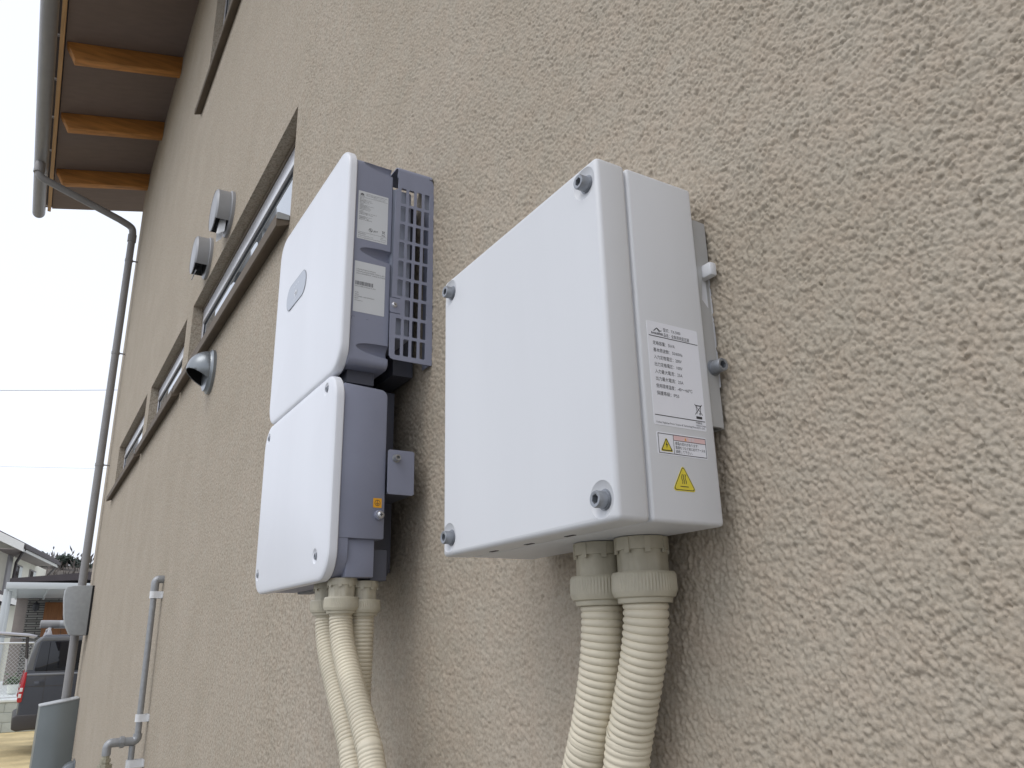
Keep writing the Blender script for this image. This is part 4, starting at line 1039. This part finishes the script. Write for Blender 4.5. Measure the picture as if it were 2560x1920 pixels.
# ------------------------------------------------------------------ neighbour's house
b3 = lambda x, y: (x * .16883, 1320 + y * .16883)
nh = thing('cream_house', 'cream two-storey house with brown roof and two narrow upper windows', 'house', (39, 0, .5))
ax = Vector((1, -.2013, 0)).normalized(); ay = Vector((.2013, 1, 0)).normalized()       # along the receding face / out of it
A3 = onX(22.8, 1385, 37.0); zE = A3.z; A = Vector((A3.x, A3.y, 0)); far = 9.0
def H(s, o, z): return A + ax * s + ay * o + Vector((0, 0, z))
e0_ = onZ(57.4, 1372.0, zE); e1_ = onZ(140.1, 1414.5, zE)
far = (onZ(108.1, 1424.7, zE) - A).dot(ax); sN = (e0_ - A).dot(ax); oN = min(-.3, (e0_ - A).dot(ay)); sF = (e1_ - A).dot(ax)
B().prism([H(0, 0, .5), H(far, 0, .5), H(far, 8, .5), H(0, 8, .5)], (0, 0, zE - .5)).build('wall', M['cream'], nh)
B().prism([H(.02, .02, zE), H(.02, 7.98, zE), H(.02, 4, zE + 2.0)], ax * (far - .04)).build('gable', M['cream'], nh)
rf = B()
for e0, e1 in ((oN, 4.0), (8 - oN, 4.0)):
    rf.prism([H(sN, e0, zE + .10), H(sF, e0, zE + .10), H(sF, e1, zE + 2.55), H(sN, e1, zE + 2.55)], (0, 0, .14))
rfo = rf.build('roof', M['houseroof'], nh)
B().prism([H(-.02, oN, zE), H(-.02, 8 - oN, zE), H(-.02, 4, zE + 2.52)], ax * .03).build('gable_panel', M['cream'], nh)
B().prism([H(sN - .03, oN - .02, zE - .10), H(sN - .03, oN - .02, zE + .20), H(sN - .03, 4.0, zE + 2.60), H(sN - .03, 4.0, zE + 2.25)], ax * .06).build('bargeboard', M['trimwhite'], rfo)
B().prism([H(sN, oN - .10, zE + .02), H(sF, oN - .10, zE + .02), H(sF, oN + .0, zE + .02), H(sN, oN + .0, zE + .02)], (0, 0, .11)).build('gutter', M['darkbrown'], rfo)
B().prism([H(sN, oN - .01, zE - .07), H(sF, oN - .01, zE - .07), H(sF, oN + .05, zE - .07), H(sN, oN + .05, zE - .07)], (0, 0, .17)).build('fascia', M['trimwhite'], rfo)
B().prism([H(sN + .02, oN + .05, zE - .02), H(sF, oN + .05, zE - .02), H(sF, .02, zE - .02), H(sN + .02, .02, zE - .02)], (0, 0, .03)).build('eave_soffit', M['pillar'], rfo)
B().prism([H(-.06, -.05, .5), H(.55, -.05, .5), H(.55, .02, .5), H(-.06, .02, .5)], (0, 0, zE - .53)).build('corner_strip', M['trimgrey'], nh)
B().tube([H(sN + .3, oN, zE), H(.8, -.12, zE - .25), H(.8, -.10, zE - 1.0), H(.8, -.10, .6)], .055, 10).build('downpipe', M['darkbrown'], nh, 40)
B().tube([H(sF - .2, oN, zE), H(far - .1, -.12, zE - .25), H(far - .1, -.10, .6)], .055, 10).build('downpipe', M['darkbrown'], nh, 40)
def on_face(u, v):
    d = Vector(ray(u, v)); nrm = ay; C0 = Vector(CAM); tpar = (A - C0).dot(nrm) / d.dot(nrm); p = C0 + d * tpar
    return (p - A).dot(ax), p.z
for (ul, vt, ur, vb_) in ((222, 530, 325, 735), (437, 612, 520, 735)):
    s0, z1 = on_face(*b3(ul, vt)); s1, _ = on_face(*b3(ur, vt + 35)); z0 = z1 - 1.35
    f = B().prism([H(s0, -.05, z0), H(s1, -.05, z0), H(s1, .02, z0), H(s0, .02, z0)], (0, 0, z1 - z0)).build('window', M['trimgrey'], nh)
    B().prism([H(s0 + .06, -.06, z0 + .06), H((s0 + s1) / 2, -.06, z0 + .06), H((s0 + s1) / 2, -.045, z0 + .06), H(s0 + .06, -.045, z0 + .06)], (0, 0, z1 - z0 - .12)).build('pane', M['vanglass'], f)
    B().prism([H((s0 + s1) / 2 + .03, -.06, z0 + .06), H(s1 - .06, -.06, z0 + .06), H(s1 - .06, -.045, z0 + .06), H((s0 + s1) / 2 + .03, -.045, z0 + .06)], (0, 0, z1 - z0 - .12)).build('blind_pane', M['coping'], f)

# porch wing with stone wall, timber door and a canopy on posts
pw = thing('porch_wing', 'single-storey porch wing with split-stone wall, timber door and dark flat roof', 'house', (31, 0, .5))
SXp = 31.0
p0 = onX(*b3(395, 985), SXp); p1_ = onX(*b3(395, 1640), SXp)
B().box((SXp, -6, .52), (SXp + .3, p0.y, p0.z + .25)).build('stone_wall', M['stone'], pw)
d0 = onX(*b3(672, 1100), SXp); d1 = onX(*b3(965, 1100), SXp); db = .72
B().box((SXp - .04, d1.y - .25, db), (SXp + .05, d0.y, d0.z)).build('door', M['door'], pw, bevel=.01)
B().box((SXp - .045, d1.y - .0, db), (SXp - .041, d1.y + .012, d0.z - .01)).build('door_gap', M['slot'], pw)
pc = onX(*b3(345, 1000), 30.4)
B().box((30.2, pc.y - .16, .52), (30.55, pc.y + .16, 3.4)).build('pillar', M['pillar'], pw, bevel=.01)
r0 = onX(*b3(150, 745), 26.5); r1_ = onX(*b3(160, 795), 26.5)
B().prism([(26.5, r0.y, r1_.z - .02), (26.5, r0.y, r0.z), (26.5, -6, r0.z + .75), (26.5, -6, r1_.z + .35)], (4.6, 0, 0)).build('roof', M['darkbrown'], pw)
# wall lamp
lp_ = onX(*b3(530, 1165), SXp)
lm = thing('wall_lamp', 'small black wall lamp on the split-stone porch wall', 'lamp', (SXp - .1, lp_.y, lp_.z))
B().lathe([(.03, -.16), (.10, -.06), (.10, .06), (.04, .12), (.015, .17)], (SXp - .14, lp_.y, lp_.z), (0, 0, 1), 12).build('lantern', M['slot'], lm, 40)
B().box((SXp - .14, lp_.y - .02, lp_.z - .02), (SXp, lp_.y + .02, lp_.z + .02)).build('arm', M['slot'], lm)
# canopy
cn = thing('carport_canopy', 'pale aluminium carport canopy on slim posts in front of the porch wing', 'canopy', (27, 0, .5))
c0 = onX(*b3(100, 800), 24.5); zc0 = c0.z
B().box((24.5, -6, zc0 - .16), (24.62, c0.y, zc0)).build('front_gutter', M['canopy'], cn, bevel=.01)
B().box((24.62, -6, zc0 - .12), (30.1, c0.y - .03, zc0 - .08)).build('canopy_roof', M['canopy'], cn)
for k in range(7):
    y = c0.y - .25 - .75 * k
    B().box((24.62, y, zc0 - .17), (30.0, y + .05, zc0 - .121)).build('rafter', M['canopy'], cn)
for u_, xx in ((75, 24.7), (140, 25.6)):
    pp = onX(*b3(u_ + 20, 900), xx); B().box((xx, pp.y - .05, .52), (xx + .10, pp.y + .05, zc0 - .165)).build('post', M['canopy'], cn, bevel=.008)

# low annex to the left
an = thing('low_annex', 'low cream annex with grey roof edge beside the carport posts', 'annex', (34, 2, .5))
a0 = onX(*b3(270, 1190), 34.0)
B().box((34, a0.y, .52), (38, a0.y + 6, a0.z + .1)).build('wall', M['cream'], an)
B().prism([(33.5, a0.y - .35, a0.z + .05), (33.5, a0.y - .35, a0.z + .30), (33.5, a0.y + 6, a0.z + 2.2), (33.5, a0.y + 6, a0.z + 1.95)], (4.5, 0, 0)).build('roof', M['houseroof'], an)
B().prism([(33.46, a0.y - .37, a0.z - .05), (33.46, a0.y - .37, a0.z + .16), (33.46, a0.y + 6, a0.z + 2.05), (33.46, a0.y + 6, a0.z + 1.82)], (.04, 0, 0)).build('bargeboard', M['trimwhite'], an)
q0 = onX(*b3(60, 1850), 33.9)
B().box((33.9, a0.y + .3, .6), (33.98, a0.y + 1.2, 1.75)).build('dark_door', M['slot'], an)

# potted plant and step
pt_ = onX(38, 1676, 24.0)
pp = thing('potted_plant', 'small pale pot with leafy plant beside the porch', 'potted plant', (24.0, pt_.y, .52))
B().lathe([(.07, 0), (.10, .02), (.13, .22), (.12, .22), (.10, .18)], (24.0, pt_.y, .53), (0, 0, 1), 16).build('pot', M['pot'], pp, 40)
lf = B(); rng = random.Random(11)
for k in range(90):
    c = Vector((24.0 + rng.gauss(0, .06), pt_.y + rng.gauss(0, .08), .78 + abs(rng.gauss(0, .08)))); a = Vector((rng.uniform(-1, 1), rng.uniform(-1, 1), rng.uniform(-.3, 1))).normalized() * .07; e = a.orthogonal().normalized() * .025
    lf.add([c - a, c + e, c + a, c - e], [(0, 1, 2, 3)])
lf.build('leaves', M['soil_leaf'], pp)

# ------------------------------------------------------------------ wooded hill behind
M['hill'] = mat('hill_brush', (.10, .085, .07), .95, var=.35, vscale=.5)
M['pine'] = mat('pine_needles', (.035, .048, .038), .9, var=.4, vscale=1.5)
M['bare'] = mat('bare_twigs', (.11, .095, .085), .9, var=.3, vscale=1.0)
M['bark'] = mat('bark', (.08, .065, .05), .9)
HZ = onX(170, 1411, 100).z
def hz(x, y):
    d = max(0.0, 1 - ((x - 120) / 55) ** 2); return -1 + (HZ + 1) * min(1, math.sqrt(d) * 1.12) * (.97 + .03 * math.sin(y * .07 + .4) + .02 * math.sin(y * .31))
hill = link('hill', grid_mesh('hill', 66, 174, -120, 120, 40, 90, hz), M['hill'], None, 60); tag(hill, None, None, kind='structure')
brush = B(); rng = random.Random(5)
for k in range(5200):
    x = rng.uniform(74, 118); y = rng.uniform(-45, 45); z = hz(x, y)
    for j in range(2):
        c = Vector((x + rng.gauss(0, .6), y + rng.gauss(0, .8), z + abs(rng.gauss(.3, .5)))); a = Vector((rng.uniform(-.5, .5), rng.uniform(-.5, .5), 1)).normalized() * rng.uniform(.2, .45); e = Vector((rng.uniform(-.4, .4), 1, 0)).normalized() * rng.uniform(.03, .09)
        brush.add([c - a, c + e, c + a, c - e], [(0, 1, 2, 3)])
bo = brush.build('woodland', M['bare']); tag(bo, 'bare grey-brown brushwood covering the far hill', 'woodland', kind='stuff')
def pine(u, v, X, hgt, rad, seed, label):
    rng = random.Random(seed); top = onX(u, v, X); base = Vector((X, top.y, top.z - hgt))
    t = thing('pine_tree', label, 'tree', tuple(base), 'pine trees on the far hill')
    tb = B().tube([base + Vector((0, 0, -1.5)), base + Vector((.1, .1, hgt * .5)), top - Vector((0, 0, .4))], lambda i, L: .22 - .08 * i, 7)
    cr = B()
    for k in range(34):
        f_ = rng.uniform(.12, 1); z = base.z + hgt * f_; wr = rad * (1.08 - f_) ** .7 * rng.uniform(.5, 1.1); an_ = rng.uniform(0, 6.28)
        e = Vector((base.x + wr * math.cos(an_), base.y + wr * math.sin(an_), z + wr * .15))
        tb.tube([Vector((base.x, base.y, z - .2)), e], lambda i, L: .06 - .04 * i, 4)
        for j in range(46):
            c = e + Vector((rng.gauss(0, .42), rng.gauss(0, .42), rng.gauss(0, .24))) * (.5 + wr * .35)
            c = c.lerp(Vector((base.x, base.y, z)), rng.uniform(0, .55))
            a = Vector((rng.uniform(-1, 1), rng.uniform(-1, 1), rng.uniform(-.4, .6))).normalized() * rng.uniform(.18, .40); e2 = a.orthogonal().normalized() * rng.uniform(.07, .15)
            cr.add([c - a, c + e2, c + a, c - e2], [(0, 1, 2, 3)])
    tb.build('trunk', M['bark'], t); cr.build('crown', M['pine'], t)
pine(*b3(625, 362), 88, 8.5, 3.0, 1, 'dark spreading pine over the cream house eave on the far hill')
pine(*b3(965, 405), 86, 9.0, 3.4, 2, 'tall pointed pine standing highest in the gap above the porch roof')
pine(*b3(815, 480), 92, 6.0, 2.4, 3, 'low scrubby pine between the pointed pine and the cream house')
pine(*b3(1150, 480), 90, 7.5, 2.8, 4, 'dark pine on the hill half hidden by the downpipe')
pine(*b3(1300, 570), 92, 6.0, 2.6, 5, 'small pine on the hill peeping between downpipe and stucco wall')

# ------------------------------------------------------------------ overhead cables
for i, (ua, va, ub, vb_, X, lab_) in enumerate(((0, 976, 250, 976, 32.0, 'black overhead cable, the upper of two crossing the white sky'), (0, 1166, 200, 1171, 36.0, 'thin black overhead cable, the lower of two crossing the white sky'))):
    a = onX(ua, va, X); c = onX(ub, vb_, X); d = c - a
    P = [a + d * s_ + Vector((0, 0, .004 * (s_ * d.length) ** 2 * .3)) for s_ in np.linspace(-5, 6, 40)]
    tag(B().tube(P, (.010, .004)[i], 6).build('overhead_cable', M['trimgrey'], None, 40), lab_, 'cable', 'overhead cables')
